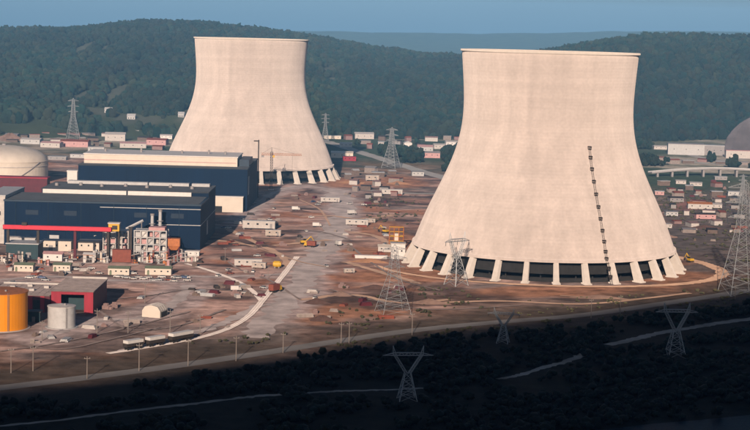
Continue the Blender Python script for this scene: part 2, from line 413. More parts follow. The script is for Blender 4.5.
for l in ([(300,300),(350,295),(400,303),(450,300)], [(345,262),(380,272),(420,284)], [(215,240),(260,246),(300,243),(330,240)],
          [(225,228),(250,240),(280,255),(290,268)], [(300,217),(330,216),(360,219),(395,215)], [(350,232),(375,236),(390,245)]):
    ribbon('dirt_track', gp(l), 5, .18, M_TAN, wob=.4)
RAIL_A = gp([(108,354),(140,349),(170,344),(200,338),(228,329),(248,317),(260,304),(272,289),(285,273),(297,257)])
RAIL_B = gp([(262,302),(252,291),(238,282),(218,274),(200,268),(186,264)])
ribbon('railway_bed', RAIL_A, 3.4, .30, M_PALE, wob=.08)
ribbon('railway_bed', RAIL_B, 3.0, .34, M_PALE, wob=.08)
for l in ([(322,140),(350,149),(385,160),(420,171),(452,180)],): ribbon('valley_road', gp(l), 16, .1, M_FARROAD)
ribbon('valley_road', gp([(640,157),(665,158),(700,163),(755,166)]), 14, .1, M_FARROAD)
ribbon('valley_road', gp([(640,148),(662,146),(690,155),(720,160),(755,158)]), 12, .15, M_FARROAD)
ribbon('valley_road', gp([(0,137),(60,137),(120,133),(180,134)]), 14, .1, M_FARROAD)
ribbon('valley_road', gp([(365,190),(400,193),(440,194)]), 9, .12, M_FARROAD)
ribbon('bank_track', gp([(-20,428),(60,420),(130,411),(200,403),(250,397),(285,394)]), (2.4, 3.4), .05, M_TRACK, wob=.5)
ribbon('bank_track', gp([(305,393),(340,391),(380,390),(430,388)]), (3, 2), .05, M_TRACK, wob=.5)
ribbon('bank_track', gp([(497,379),(520,375),(545,367),(565,362),(584,354)]), (3, 4), .05, M_TRACK, wob=.4)
ribbon('bank_track', gp([(608,345),(635,339),(660,333),(690,328),(720,323),(765,317)]), (5, 6), .05, M_TRACK, wob=.3)
M_WATER = mat('river_water', (.006, .012, .02), .5, .2, .05, .3, .5, spec=.04)
wv = [G(*p) for p in ((560,436),(610,429),(650,424),(700,420),(760,414),(900,405))]
wb = MB(); wv2 = [Vector((p.x+25, p.y-260, 0)) for p in wv]
wb.add([(p.x, p.y, .05) for p in wv]+[(p.x, p.y, .05) for p in wv2], [(i+6, i+7, i+1, i) for i in range(5)]); struct(wb.build('river', M_WATER))

# ================================================================== COOLING TOWERS
TPZ = [6, 12, 26.6, 40, 54.5, 64, 74.4, 85, 98, 112, 129]; TPR = [81.9, 79.6, 74.0, 68.0, 61.2, 57.2, 53.9, 51.9, 51.2, 51.8, 53.2]
TPF = np.polyfit(TPZ, TPR, 6)
def tower_r(z): return float(np.polyval(TPF, z))
def cooling_tower(label, loc):
    t = thing('cooling_tower', label, 'cooling tower', loc)
    zs = list(np.linspace(12, 129, 70))
    out = [(tower_r(z), z) for z in zs]; inn = [(tower_r(z)-.9, z) for z in zs]
    MB().lathe(out + inn[::-1], 144, True).build('shell', M_SHELL, t, True)
    rt = tower_r(129.5)
    MB().lathe([(rt+.05, 128.6), (rt+.8, 129.1), (rt+.8, 130.1), (rt-1.1, 130.1), (rt-1.1, 128.6)], 144, True).build('rim', M_RIM, t)
    rb = tower_r(12)
    MB().lathe([(rb+.1, 13.4), (rb+.55, 13.2), (rb+.8, 11.6), (rb-1.6, 11.6), (rb-1.6, 13.4)], 144, True).build('ring_beam', M_SHELL, t)
    N = 30
    me = None
    for k in range(N):
        a = 2*math.pi*(k+.5)/N
        if me is None:
            b = MB(); w_ = 1.55
            b.hexa([(rb+1.2, -w_, .4), (rb+6.6, -w_, .4), (rb+6.6, w_, .4), (rb+1.2, w_, .4)],
                   [(rb-3.3, -w_*.85, 11.7), (rb+.6, -w_*.85, 11.7), (rb+.6, w_*.85, 11.7), (rb-3.3, w_*.85, 11.7)])
            o = b.build('leg', M_LEG, t); me = o.data
            fo = MB().box(rb+.6, rb+7.2, -2.2, 2.2, 0, .7).build('footing', M_LEG, o); fm = fo.data
        else:
            o = bpy.data.objects.new('leg', me); COL.objects.link(o); o.parent = t
            fo = bpy.data.objects.new('footing', fm); COL.objects.link(fo); fo.parent = o
        o.rotation_euler = (0, 0, a)
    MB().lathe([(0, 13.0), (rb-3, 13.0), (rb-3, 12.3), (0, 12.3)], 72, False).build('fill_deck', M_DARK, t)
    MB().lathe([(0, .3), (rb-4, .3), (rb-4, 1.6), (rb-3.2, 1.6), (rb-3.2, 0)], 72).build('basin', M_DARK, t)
    b = MB()
    for rr, n in ((rb*.82, 40), (rb*.6, 30), (rb*.4, 20), (rb*.2, 10)):
        for k in range(n):
            a = 2*math.pi*(k+.3)/n; b.bar((rr*math.cos(a), rr*math.sin(a), .3), (rr*math.cos(a), rr*math.sin(a), 12.5), .45)
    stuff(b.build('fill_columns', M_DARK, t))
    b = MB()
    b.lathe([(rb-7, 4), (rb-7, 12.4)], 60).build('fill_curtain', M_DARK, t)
    return t
bt_ = G(249, 176.5)
T1 = cooling_tower('larger, nearer cooling tower with a dark ladder down its shell', (tc_.x, tc_.y, 0))
cooling_tower('smaller-looking farther cooling tower behind the navy buildings', (bt_.x, bt_.y, 0))
# ladder with landings on the near tower
LA = R_(-90 + 21.3)
def shell_pt(z, off):
    r = (tower_r(z) if z >= 12 else tower_r(12)+.7+(12-z)/11.6*6.0)+off
    return Vector((r*math.cos(LA), r*math.sin(LA), z))
tan_ = Vector((-math.sin(LA), math.cos(LA), 0))
b = MB(); zl = [0, 4, 8, 11.9] + list(np.linspace(12.5, 75, 28))
for s in (-.6, .6):
    for za, zb in zip(zl[:-1], zl[1:]):
        b.bar(shell_pt(za, 1.0)+tan_*s, shell_pt(zb, 1.0)+tan_*s, .09)
lad = b.build('ladder', M_RUST, T1)
b = MB()
for z in np.arange(.8, 75, .9): b.bar(shell_pt(z, 1.0)-tan_*.6, shell_pt(z, 1.0)+tan_*.6, .06)
stuff(b.build('rungs', M_RUST, lad))
for z in (75, 69.5, 63, 56, 49, 42, 35.5, 29, 23, 17.5, 13.5, 8.5, 4):
    b = MB(); p = shell_pt(z, .2); er = Vector((math.cos(LA), math.sin(LA), 0))
    q = [p-tan_*.85, p+tan_*.85, p+tan_*.85+er*1.4, p-tan_*.85+er*1.4]
    b.hexa([v_ - Vector((0, 0, .5)) for v_ in q], q)
    for v_ in q: b.bar(v_, v_+Vector((0, 0, 1.2)), .1)
    for i in range(4): b.bar(q[i]+Vector((0, 0, 1.2)), q[(i+1) % 4]+Vector((0, 0, 1.2)), .14); b.bar(q[i]+Vector((0, 0, .8)), q[(i+1) % 4]+Vector((0, 0, .8)), .12)
    b.build('landing', M_RUST, lad)

# ================================================================== MAIN BUILDINGS
def win_row(parent, xs_, y, z, w_, h_):
    me = None
    for x in xs_:
        if me is None:
            o = MB().box(-w_/2, w_/2, -.12, .05, 0, h_).build('window', M_GLASS, parent); me = o.data
        else:
            o = bpy.data.objects.new('window', me); COL.objects.link(o); o.parent = parent
        o.location = (x, y, z)
# near turbine hall
TH = G(106, 247.5)
x0 = PY(4, 247, TH.y).x; x1 = PY(200, 247, TH.y).x
A = thing('turbine_hall', 'long navy blue turbine hall with white roof strips behind the red gantry', 'industrial building', ((x0+x1)/2, TH.y, 0))
hw = (x1-x0)/2
MB().box(-hw, hw, 0, 50, 0, 27.6).build('wall', M_NAVY, A)
MB().box(-hw-.4, hw+.4, -.4, 50, 27.6, 28.6).build('parapet', M_NAVY2, A)
MB().box(-hw+1, hw-1, 1, 50, 28.6, 28.75).build('roof', M_ROOFDK, A)
MB().box(-hw+14, hw, 50, 100, 0, 31.0).build('wall', M_NAVY, A)
MB().box(-hw+13.6, hw+.3, 49.7, 100.3, 31.0, 31.8).build('roof', M_ROOFDK, A)
for (a, b_) in ((-hw+15, -hw+69.5), (-hw+70.5, hw-11)):
    MB().box(a, b_, 47.6, 49.6, 28.8, 31.4).build('clerestory', M_WHITE, A)
for (a, b_) in ((-hw+24, -hw+78), (-hw+79, hw-17), (hw-15, hw-3)):
    MB().box(a, b_, 88, 94, 31.8, 33.7).build('roof_vent', M_LGREY, A)
MB().box(-hw+60, hw+.16, -.22, -.02, 25.2, 25.6).build('girt', M_LGREY, A)
MB().box(hw-28, hw+.16, -.22, -.02, 15.2, 15.6).build('girt', M_LGREY, A)
MB().box(hw+.02, hw+.25, 0, 99, 15.2, 15.6).build('girt', M_LGREY, A)
MB().box(hw+.02, hw+.3, 40, 46, 5, 14).build('louvre', M_LGREY, A)
for k in range(1, 16):
    xk = -hw + 2*hw*k/16; MB().box(xk-.15, xk+.15, -.18, -.02, 0, 27.5).build('wall_seam', M_NAVY, A)
for k in range(6):
    xk = -hw + 2*hw*(k+.35)/6; MB().bar((xk, -.35, .2), (xk, -.35, 27.5), .16, 6).build('downpipe', M_NAVY2, A)
for xk in (-44, -20, 24, 47): MB().box(xk-4, xk+4, -.28, -.02, 19.5, 22.5).build('louvre', mat('navy_louvre', (.004, .018, .042), .6, .1, 1), A)
for xk in (-30, 5, 40): MB().box(xk-3, xk+3, -.3, -.02, 0, 7).build('door', M_LGREY, A)
for k in range(7):
    MB().cyl(-hw+20+k*15, 70+6*(k % 2), 31.8, 33.6, 1.3, 1.1, 10).build('roof_fan', M_GREY, A)
# pale end bay left of it
e = thing('annex', 'pale concrete end bay against the left of the turbine hall', 'annex', (PY(-6, 247, TH.y).x, TH.y+6, 0))
MB().box(-8, 5.6, 0, 60, 0, 30).build('wall', M_OFFWH, e); MB().box(-8.3, 5.9, -.3, 60.3, 30, 30.7).build('roof', M_LGREY, e)
win_row(e, (-5, -1.5, 2), -.02, 18, 1.6, 2.5)
# rear turbine hall with cream upper storey
YB = G(243, 212).y + 4
x0 = PY(78, 200, YB).x; x1 = PY(247, 200, YB).x; hw = (x1-x0)/2
B = thing('auxiliary_building', 'navy building with cream upper storey in front of the farther cooling tower', 'industrial building', ((x0+x1)/2, YB, 0))
MB().box(-hw, hw, 0, 110, 0, 32).build('wall', M_NAVY, B)
MB().box(-hw-.3, hw+.3, -.3, 110.3, 32, 32.9).build('roof', M_ROOFDK, B)
MB().box(-hw+2, hw-9, 14, 62, 32.9, 39.8).build('upper_storey', M_CREAM, B)
MB().box(-hw+1.4, hw-8.4, 13.4, 62.6, 39.8, 40.5).build('upper_roof', M_WHITE, B)
MB().box(-hw+2, hw-10, 13.7, 13.95, 35.4, 35.9).build('string_course', M_PINK, B)
MB().box(hw-8, hw-.5, 20, 60, 32.9, 38).build('stair_tower', M_NAVY2, B)
MB().box(hw+.02, hw+.4, 6, 14, 12, 26).build('louvre', M_LGREY, B)
for k, xk in enumerate((-50, -22, 10, 31, 44)):
    MB().cyl(xk, 40, 40.5, 42.6+k % 2, .9, .8, 10).build('roof_vent', M_GREY, B)
for k in range(1, 14):
    xk = -hw + 2*hw*k/14; MB().box(xk-.15, xk+.15, -.18, -.02, 0, 31.9).build('wall_seam', M_NAVY, B)
# cream annex
YA = G(243, 212.5).y
x0 = PY(213, 205, YA).x; x1 = PY(243, 205, YA).x; hw = (x1-x0)/2
o = thing('annex', 'small cream annex at the right foot of the rear navy building', 'annex', ((x0+x1)/2, YA-1, 0))
MB().box(-hw, hw, 0, 4.8, 0, 11.4).build('wall', M_CREAM, o); MB().box(-hw-.3, hw+.3, -.4, 4.9, 11.4, 12.1).build('roof', M_WHITE, o)
MB().box(-hw+1, -hw+7, -.2, -.02, 0, 4.5).build('door', M_DARK, o)
# far tank with shallow dome and maroon block before it
tp = G(4, 181)
t = thing('storage_tank', 'big white domed tank at the left edge', 'tank', (tp.x, tp.y, 0))
rT = 38
MB().lathe([(rT, 0), (rT, 18.5), (rT+.4, 18.6), (rT+.4, 19.2), (rT-.5, 19.2)], 64).build('shell', M_CREAM, t, False)
MB().lathe([(rT-.4, 19.2)]+[(rT*math.cos(R_(a))*.985, 19.2+12.5*math.sin(R_(a))) for a in range(8, 90, 8)]+[(.01, 31.7)], 64).build('dome_roof', M_CREAM, t, True)
MB().lathe([(rT+.06, 14.5), (rT+.5, 14.6), (rT+.5, 15.2), (rT+.06, 15.3)], 64).build('wind_girder', M_OFFWH, t)
MB().cyl(0, 0, 31.5, 33.0, 2.0, 1.6, 16).build('roof_vent', M_GREY, t)
b = MB()
for k in range(15):
    a = R_(-75+k*3.2); b.bar(((rT+.6)*math.cos(a), (rT+.6)*math.sin(a), k*1.25), ((rT+.6)*math.cos(a+.056), (rT+.6)*math.sin(a+.056), (k+1)*1.25), .4)
b.build('stairway', M_GREY, t)

def block(x0p, x1p, yb, yt, depth, name, label, cat, mw, mr, rooftype='flat', doors=(), wins=0, group=None, rz=0, over=.35, zb=0.0):
    """a walled building whose front foot lies on photo columns x0p..x1p at row yb, eaves at row yt"""
    g = G((x0p+x1p)/2, yb); Y = g.y; a = PY(x0p, yb, Y).x; b_ = PY(x1p, yb, Y).x; hw = (b_-a)/2; h = (yb-yt)*Y/F
    o = thing(name, label, cat, ((a+b_)/2, Y, zb), rz, group)
    MB().box(-hw, hw, 0, depth, 0, h).build('wall', mw, o)
    if rooftype == 'flat': MB().box(-hw-over, hw+over, -over, depth+over, h, h+max(.35, h*.06)).build('roof', mr, o)
    else:
        r = h*.32; q = MB()
        if rooftype == 'gable_x':      # ridge along x
            q.add([(-hw-over,-over,h),(hw+over,-over,h),(hw+over,depth+over,h),(-hw-over,depth+over,h),(-hw-over,depth/2,h+r),(hw+over,depth/2,h+r)],
                  [(0,1,5,4),(2,3,4,5),(1,2,5),(3,0,4),(3,2,1,0)])
        else:
            q.add([(-hw-over,-over,h),(hw+over,-over,h),(hw+over,depth+over,h),(-hw-over,depth+over,h),(0,-over,h+r),(0,depth+over,h+r)],
                  [(0,4,5,3),(1,2,5,4),(0,1,4),(2,3,5),(3,2,1,0)])
        q.build('roof', mr, o)
    for (u, wd, hd, md) in doors:
        MB().box(-hw+2*hw*u-wd/2, -hw+2*hw*u+wd/2, -.15, -.02, 0, min(hd, h*.85)).build('door', md, o)
    if wins: win_row(o, [-hw+2*hw*(k+.5)/wins for k in range(wins)], 0, h*.5, min(.9, hw/wins*.6), min(1.0, h*.2))
    return o
block(-12, 47, 199, 178, 12, 'maroon_building', 'dark maroon low block below the big white tank', 'industrial building', M_DMAROON, M_MAROON)
block(67, 77, 190, 171.5, 8, 'stair_head', 'little white cube hut with a dark window beside the maroon block', 'hut', M_WHITE, M_WHITE, wins=1)
# left mid yard
block(6, 38, 259, 244, 16, 'workshop', 'dark teal box workshop below the left end of the red gantry', 'workshop', M_TEAL, M_LGREY, doors=((.7, 3, 4, M_GREY),))
block(8, 35, 252, 238, 6, 'hut', 'grey-white shed behind the dark teal workshop', 'shed', M_LGREY, M_OFFWH)
block(42, 71, 251, 241, 9, 'hut', 'cream low shed behind the red gantry, between its two left posts', 'shed', M_CREAM, M_OFFWH, doors=((.3, 2.5, 3.5, M_GREY),), wins=3)
block(78, 99, 251, 241.5, 9, 'hut', 'cream low shed under the right half of the red gantry', 'shed', M_CREAM, M_OFFWH, wins=3)
block(43, 62, 261, 254, 7, 'hut', 'white site hut between the teal workshop and the green cabins', 'shed', M_WHITE, M_PINK, 'gable_x', wins=2)
block(83, 104, 261, 255, 7, 'hut', 'pale site hut left of the red container', 'shed', M_OFFWH, M_WHITE, 'gable_x', wins=2)
block(182, 199, 256, 251.5, 5, 'hut', 'low white cabin at the right foot of the turbine hall', 'shed', M_WHITE, M_WHITE, wins=3)
# red gantry
gy = G(60, 259).y
def gx(x): return PY(x, 259, gy).x
o = thing('gantry_crane', 'bright red gantry girder on dark posts before the turbine hall', 'gantry crane', (gx(57), gy, 0))
ox = gx(57); zt = PY(57, 226.4, gy).z; zb_ = PY(57, 230.6, gy).z
L0, L1 = gx(3)-ox, gx(111)-ox
MB().box(L0, L1, -1.0, -.45, zb_, zt).box(L0, L1, .45, 1.0, zb_, zt).box(L0, L1, -1.0, 1.0, zb_, zb_+.35).build('girder', M_RED, o)
b = MB()
for k in range(28): x = L0+(L1-L0)*(k+.5)/28; b.box(x-.12, x+.12, -1.12, -1.0, zb_+.2, zt-.2)
b.build('stiffener', M_RED, o)
MB().box(L0, L1, -1.2, 1.2, zt, zt+.25).build('rail', M_RED, o)
for xp in (8, 38, 75, 108):
    x = gx(xp)-ox
    MB().box(x-.75, x+.75, -.9, .9, 0, zb_).build('post', M_RUST if xp != 75 else M_DMAROON, o)
    MB().box(x-1.3, x+1.3, -1.4, 1.4, 0, .8).build('base', M_GREY, o)
MB().box(gx(22)-ox, gx(27)-ox, -1.7, 1.7, zt+.25, zt+2.0).build('trolley', M_RUST, o)
# yellow hoist house at its right end
o = thing('hoist_house', 'yellow steel hoist house at the right end of the red gantry', 'hoist', (gx(113), gy+4, 0))
for sx in (-2.8, 2.8):
    for sy in (-2, 2): MB().box(sx-.3, sx+.3, sy-.3, sy+.3, 0, 17.2).build('post', M_RUST, o)
MB().box(-3.2, 3.2, -2.4, 2.4, 17.2, 21.6).build('cab', M_YELLOW, o)
MB().box(-3.6, 3.6, -2.8, 2.8, 21.6, 22.3).build('roof', M_OFFWH, o)
MB().box(-1.0, 2.2, -2.55, -2.4, 18.2, 20.6).build('window', M_RUST, o)
# transformer / pipework frames
def frame_tower(x0p, x1p, yb, yt, depth, levels, bays, label, mcol, infill):
    g = G((x0p+x1p)/2, yb); Y = g.y; a = PY(x0p, yb, Y).x; b_ = PY(x1p, yb, Y).x; hw = (b_-a)/2; h = (yb-yt)*Y/F
    o = thing('pipe_rack', label, 'pipe rack', ((a+b_)/2, Y, 0))
    for i in range(bays+1):
        x = -hw+2*hw*i/bays
        for y in (0, depth): MB().box(x-.3, x+.3, y-.3, y+.3, 0, h).build('column', mcol, o)
    for k in range(1, levels+1):
        z = h*k/levels
        MB().box(-hw, hw, -.45, -.31, z-.5, z).build('beam', mcol, o); MB().box(-hw, hw, depth+.31, depth+.45, z-.5, z).build('beam', mcol, o)
        MB().box(-hw+.35, hw-.35, .35, depth-.35, z-.3, z-.05).build('deck', M_LGREY, o)
    rr = random.Random(hash(label) % 1000 if False else len(label))
    for k in range(levels):
        z = h*k/levels
        for i in range(bays):
            x = -hw+2*hw*(i+.5)/bays; ww = 2*hw/bays*.36; hh = h/levels*rr.uniform(.45, .8)
            if (i+k) % 3 != 2: MB().box(x-ww, x+ww, 1.2, depth-1.2, z+.02, z+hh).build('equipment_box', infill[(i+2*k) % len(infill)], o)
            else: MB().cyl(x, depth/2, z+.02, z+hh, ww*.8, ww*.6, 14).build('vessel', infill[(i+2*k+1) % len(infill)], o)
    b = MB()
    for i in range(bays):
        xa = -hw+2*hw*i/bays; xb = -hw+2*hw*(i+1)/bays
        for k in range(levels):
            if (i+k) % 2 == 0: b.bar((xa, -.62, h*k/levels), (xb, -.62, h*(k+1)/levels), .16)
    b.build('bracing', mcol, o)
    return o, h, hw
frame_tower(103, 128, 256, 230, 8, 4, 4, 'pale pipe rack frame left of the dark column, under the yellow hoist', M_OFFWH, [M_OFFWH, M_LGREY, M_PINK])
o, h, hw = frame_tower(134, 166, 258, 230, 10, 4, 5, 'wide grey-pink equipment frame in front of the turbine hall', M_LGREY, [M_OFFWH, M_PINK, M_LGREY, M_WHITE])
MB().box(-1, hw-1, .6, 9.4, h+.02, h+1.8).build('top_box', M_PINK, o)
g = G(150, 254)
for xp, top in ((148.5, 213.5), (156.5, 209.5)):
    p = PY(xp, 252, g.y)
    s = thing('vent_stack', 'shorter left one of two grey vent stacks before the turbine hall' if xp < 150 else 'taller right one of two grey vent stacks before the turbine hall', 'vent stack', (p.x, g.y+16, 0))
    zt_ = PY(xp, top, g.y+16).z
    MB().cyl(0, 0, 0, zt_-1.2, 1.15, .95, 14).build('pipe', M_LGREY, s); MB().cyl(0, 0, zt_-1.2, zt_, 1.3, 1.3, 14).build('cap', M_GREY, s)
    MB().lathe([(1.2, zt_*.72), (2.0, zt_*.72), (2.0, zt_*.72+.4), (1.2, zt_*.72+.4)], 14, True).build('collar', M_GREY, s)
p = G(130.5, 256); s = thing('column', 'dark rusty column between the two pale pipe racks', 'column', (p.x, p.y, 0))
MB().box(-.9, .9, -.9, .9, 0, 17).build('shaft', M_RUST, s); MB().box(-1.3, 1.3, -1.3, 1.3, 17, 17.7).build('cap', M_RUST, s); MB().box(-1.5, 1.5, -1.5, 1.5, 0, .6).build('base', M_GREY, s)
# conveyor between
p0 = G(126, 252); s = thing('conveyor', 'inclined grey conveyor rising toward the equipment frame', 'conveyor', (p0.x, p0.y+3, 0))
MB().bar((-.5, 0, 14), (10, 0, 19.5), .8).build('gallery', M_LGREY, s)
MB().bar((0, 0, 0), (0, 0, 14), .3).build('leg', M_GREY, s); MB().bar((9, 0, 0), (9, 0, 18.6), .3).build('leg', M_GREY, s)

def container(xp, yp, L, W, H, m, label, rz=0, name='container', cat='container', group=None):
    p = G(xp, yp); o = thing(name, label, cat, (p.x, p.y, 0), rz, group)
    MB().box(-L/2, L/2, 0, W, .15, H).build('body', m, o)
    b = MB(); n = max(4, int(L/.9))
    for k in range(n): x = -L/2+L*(k+.5)/n; b.box(x-.14, x+.14, -.12, -.01, .3, H-.25)
    b.build('ribs', m, o)
    MB().box(-L/2-.08, L/2+.08, -.13, W+.1, H, H+.14).build('roof', m, o)
    for sx in (-L/2+.3, L/2-.3): MB().box(sx-.25, sx+.25, .02, W-.1, 0, .15).build('skid', M_RUST, o)
    return o
container(121.5, 262.5, 11, 5, 7.4, M_RUSTRD, 'rust-red tall container in front of the left pipe rack')
# orange hopper
p = G(174, 258); o = thing('hopper', 'orange hopper on dark red legs by the right end of the equipment frame', 'hopper', (p.x, p.y, 0))
MB().hexa([(-1.8, -1.5, 5), (1.8, -1.5, 5), (1.8, 1.5, 5), (-1.8, 1.5, 5)], [(-3.6, -2.6, 7.5), (3.6, -2.6, 7.5), (3.6, 2.6, 7.5), (-3.6, 2.6, 7.5)]).build('cone', M_RUSTOR, o)
MB().box(-3.6, 3.6, -2.6, 2.6, 7.5, 12).build('bin', M_RUSTOR, o)
for sx in (-3.2, 3.2):
    for sy in (-2.2, 2.2): MB().box(sx-.3, sx+.3, sy-.3, sy+.3, 0, 7.45).build('leg', M_DMAROON, o)
MB().box(-3.9, -2.2, -2.9, 2.9, 12, 12.4).build('platform', M_DMAROON, o)
# long cabins with green roofs in a row
for xp0, xp1, lab in ((14, 33, 'green-grey cabin at the left end of the long cabin row'), (53, 70, 'green-grey cabin in the row, just above the maroon warehouse roof'),
                      (108, 129, 'green-grey cabin in the row below the rust-red container'), (145, 171, 'longest green-grey cabin with a pale skirt, right end of the row')):
    o = block(xp0, xp1, 275 if xp0 > 100 else 271.5, 268.5 if xp0 > 100 else 265, 7, 'cabin', lab, 'cabin', M_CREAM, M_GREEN, 'gable_x', wins=4, group='cabins in a row', doors=((.12, 1.2, 2.2, M_GREEN),))
# maroon warehouse
M_BRROOF = mat('brown_grey_roof', (.20, .165, .155), .9, .4, .25)
M_BRSEAM = mat('brown_grey_seam', (.24, .20, .19), .9, .3, .4)
def warehouse():
    Yw = G(72, 313.5).y
    X = lambda x: PY(x, 313, Yw).x
    o = thing('warehouse', 'maroon warehouse with a wide dark doorway and grey roof', 'warehouse', (X(72), Yw, 0)); c0 = X(72)
    a, b_, d1, d2 = X(51)-c0, X(93)-c0, X(61)-c0, X(84)-c0; h = 10.6
    MB().box(a, d1, 0, .6, 0, h).build('front_pillar', M_MAROON, o); MB().box(d2, b_, 0, .6, 0, h).build('front_pillar', M_MAROON, o)
    MB().box(d1, d2, .02, .58, h-1.4, h).build('lintel', M_MAROON, o)
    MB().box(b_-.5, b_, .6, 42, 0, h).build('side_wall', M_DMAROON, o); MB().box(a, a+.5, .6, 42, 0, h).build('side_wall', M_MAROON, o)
    MB().box(a, b_, 42, 42.5, 0, h).build('rear_wall', M_MAROON, o)
    MB().box(a-.4, b_+.4, -.4, 42.8, h, h+.5).build('roof', M_BRROOF, o)
    MB().box(a+3, b_+.3, 42, 43.2, h+.5, h+1.4).build('ridge_strip', M_OFFWH, o)
    for k in range(1, 8): MB().box(a, b_, 42*k/8-.15, 42*k/8+.15, h+.5, h+.62).build('roof_seam', M_BRSEAM, o)
    MB().box(d1+.4, d2-.4, 12, 12.3, 0, h-1.6).build('inner_partition', M_TEAL, o)
    o2 = thing('warehouse', 'lower maroon shed with a pale roof edge left of the warehouse', 'warehouse', (X(22), Yw+1, 0)); c1 = X(22)
    a, b_ = X(-12)-c1, X(49.5)-c1; h = 8.0
    MB().box(a, b_, 0, 36, 0, h).build('wall', M_DMAROON, o2)
    MB().box(a-.3, b_, -.4, 36.4, h, h+.45).build('roof', M_BRROOF, o2)
    MB().box(a, b_, 34.5, 36, h+.45, h+1.3).build('roof_edge', M_OFFWH, o2)
    for xp in (30, 42): MB().box(X(xp)-c1-1, X(xp)-c1+1, -.5, -.02, 0, h-.05).build('pilaster', M_MAROON, o2)
    MB().box(X(33)-c1, X(40)-c1, -.2, -.02, 0, 6).build('door', M_DARK, o2)
    for k in range(1, 9): xk = a+(b_-a)*k/9; MB().box(xk-.15, xk+.15, 0, 34, h+.45, h+.57).build('roof_seam', M_BRSEAM, o2)
    for k, (u, v_) in enumerate(((.25, 20), (.5, 26), (.62, 12), (.8, 22))):
        MB().box(a+(b_-a)*u-1.2, a+(b_-a)*u+1.2, v_, v_+2, h+.45, h+1.6).build('roof_unit', M_OFFWH, o2)
warehouse()
def tank(xp, yp, r, h, cone, ms, mr, label, base=None):
    p = G(xp, yp); o = thing('storage_tank', label, 'tank', (p.x, p.y, 0))
    MB().cyl(0, 0, .3, h, r, r, 48).build('shell', ms, o, False)
    MB().lathe([(r+.25, h), (r+.25, h+.25), (r*.5, h+cone*.6), (.01, h+cone)], 48).build('roof', mr, o)
    MB().lathe([(r+.01, h*.97), (r+.2, h*.97), (r+.2, h), (r+.01, h)], 48, True).build('top_ring', ms, o)
    for k in (1, 2): MB().lathe([(r+.01, h*k/3), (r+.06, h*k/3), (r+.06, h*k/3+.2), (r+.01, h*k/3+.2)], 48, True).build('seam', ms, o)
    MB().cyl(0, 0, 0, .3, r+1.2, r+1.2, 48).build('plinth', base or M_LGREY, o)
    a = R_(-60); b = MB()
    for s in (-.3, .3):
        q = Vector((math.cos(a), math.sin(a), 0))*(r+.35)+Vector((-math.sin(a), math.cos(a), 0))*s
        b.bar(q+Vector((0, 0, .3)), q+Vector((0, 0, h+1)), .07)
    for z in np.arange(.6, h, .5):
        q = Vector((math.cos(a), math.sin(a), 0))*(r+.35); u = Vector((-math.sin(a), math.cos(a), 0))*.3
        b.bar(q-u+Vector((0, 0, z)), q+u+Vector((0, 0, z)), .04)
    b.build('ladder', M_GREY, o)
    MB().cyl(r*.3, -r*.3, h+cone*.3, h+cone*.75+.6, .5, .5, 10).build('vent', M_GREY, o)
    return o
tank(-1, 327.5, 12.9, 16.8, .9, M_ORANGE, M_RUSTOR, 'bright orange storage tank at the left edge', M_OFFWH)
tank(61.5, 327, 6.3, 9.8, 1.3, M_LGREY, M_OFFWH, 'small grey tank with a conical roof before the maroon warehouse')
block(27, 40, 322, 312, 6, 'hut', 'dark low pump house between the orange and grey tanks', 'shed', M_TEAL, M_RUST, doors=((.5, 1.5, 2.5, M_GREY),))
# cream tarpaulin shed
p = G(151, 317.5); o = thing('tarpaulin_shed', 'cream tarpaulin-covered shed standing alone in the yard', 'shed', (p.x, p.y, 0), R_(-14))
prof = [(-4.6, 0), (-4.6, 3.2), (-3.2, 5.2), (0, 6.0), (3.2, 5.2), (4.6, 3.2), (4.6, 0)]
b = MB(); n = len(prof); b.add([(x, 0, z) for x, z in prof]+[(x, 10, z) for x, z in prof], [tuple(range(n))[::-1], tuple(range(n, 2*n))]+[(k, k+1, n+k+1, n+k) for k in range(n-1)])
b.build('cover', M_CREAM, o)
MB().box(4.62, 4.9, 1.5, 8.5, .2, 2.6).build('side_flap', M_DARK, o); MB().box(-5.0, -4.62, 3, 7, .2, 2.2).build('side_flap', M_DARK, o)
for k in (2.5, 5, 7.5):
    b = MB()
    for (xa, za), (xb, zb2) in zip(prof[:-1], prof[1:]): b.bar((xa, k, za), (xb, k, zb2), .14)
    b.build('hoop', M_OFFWH, o)

# ------------------------------------------------------------------ railway wagons
def along(path, px0):
    """point and heading on the smoothed railway nearest photo column px0"""
    sp = smooth_path(path, 14); q = [(abs(float(project(np.array(p))[0])-px0), i) for i, p in enumerate(sp)]; i = min(q)[1]
    a, b_ = sp[max(i-1, 0)], sp[min(i+1, len(sp)-1)]; d = b_-a
    return sp[i], math.atan2(d.y, d.x)
def wagon(L, mtop):
    o = thing('rail_wagon', 'x', 'rail wagon')
    MB().box(-L/2, L/2, -1.4, 1.4, 1.5, 3.0).build('body', M_RUST, o)
    MB().box(-L/2+.3, L/2-.3, -1.55, 1.55, 3.0, 4.3).build('load_cover', mtop, o)
    MB().box(-L/2-.4, L/2+.4, -.3, .3, 1.1, 1.45).build('frame', M_TYRE, o)
    for s in (-L/2+1.8, L/2-1.8):
        bg_ = MB().box(s-1.3, s+1.3, -1.1, 1.1, .75, 1.1).build('bogie', M_TYRE, o)
        for dx in (-.8, .8):
            for sy in (-.85, .85):
                b = MB(); b.bar((s+dx, sy-.07, .42), (s+dx, sy+.07, .42), .42, 12); b.build('wheel', M_RUST, bg_)
    return o
WL = wagon(9.5, M_WHITE)
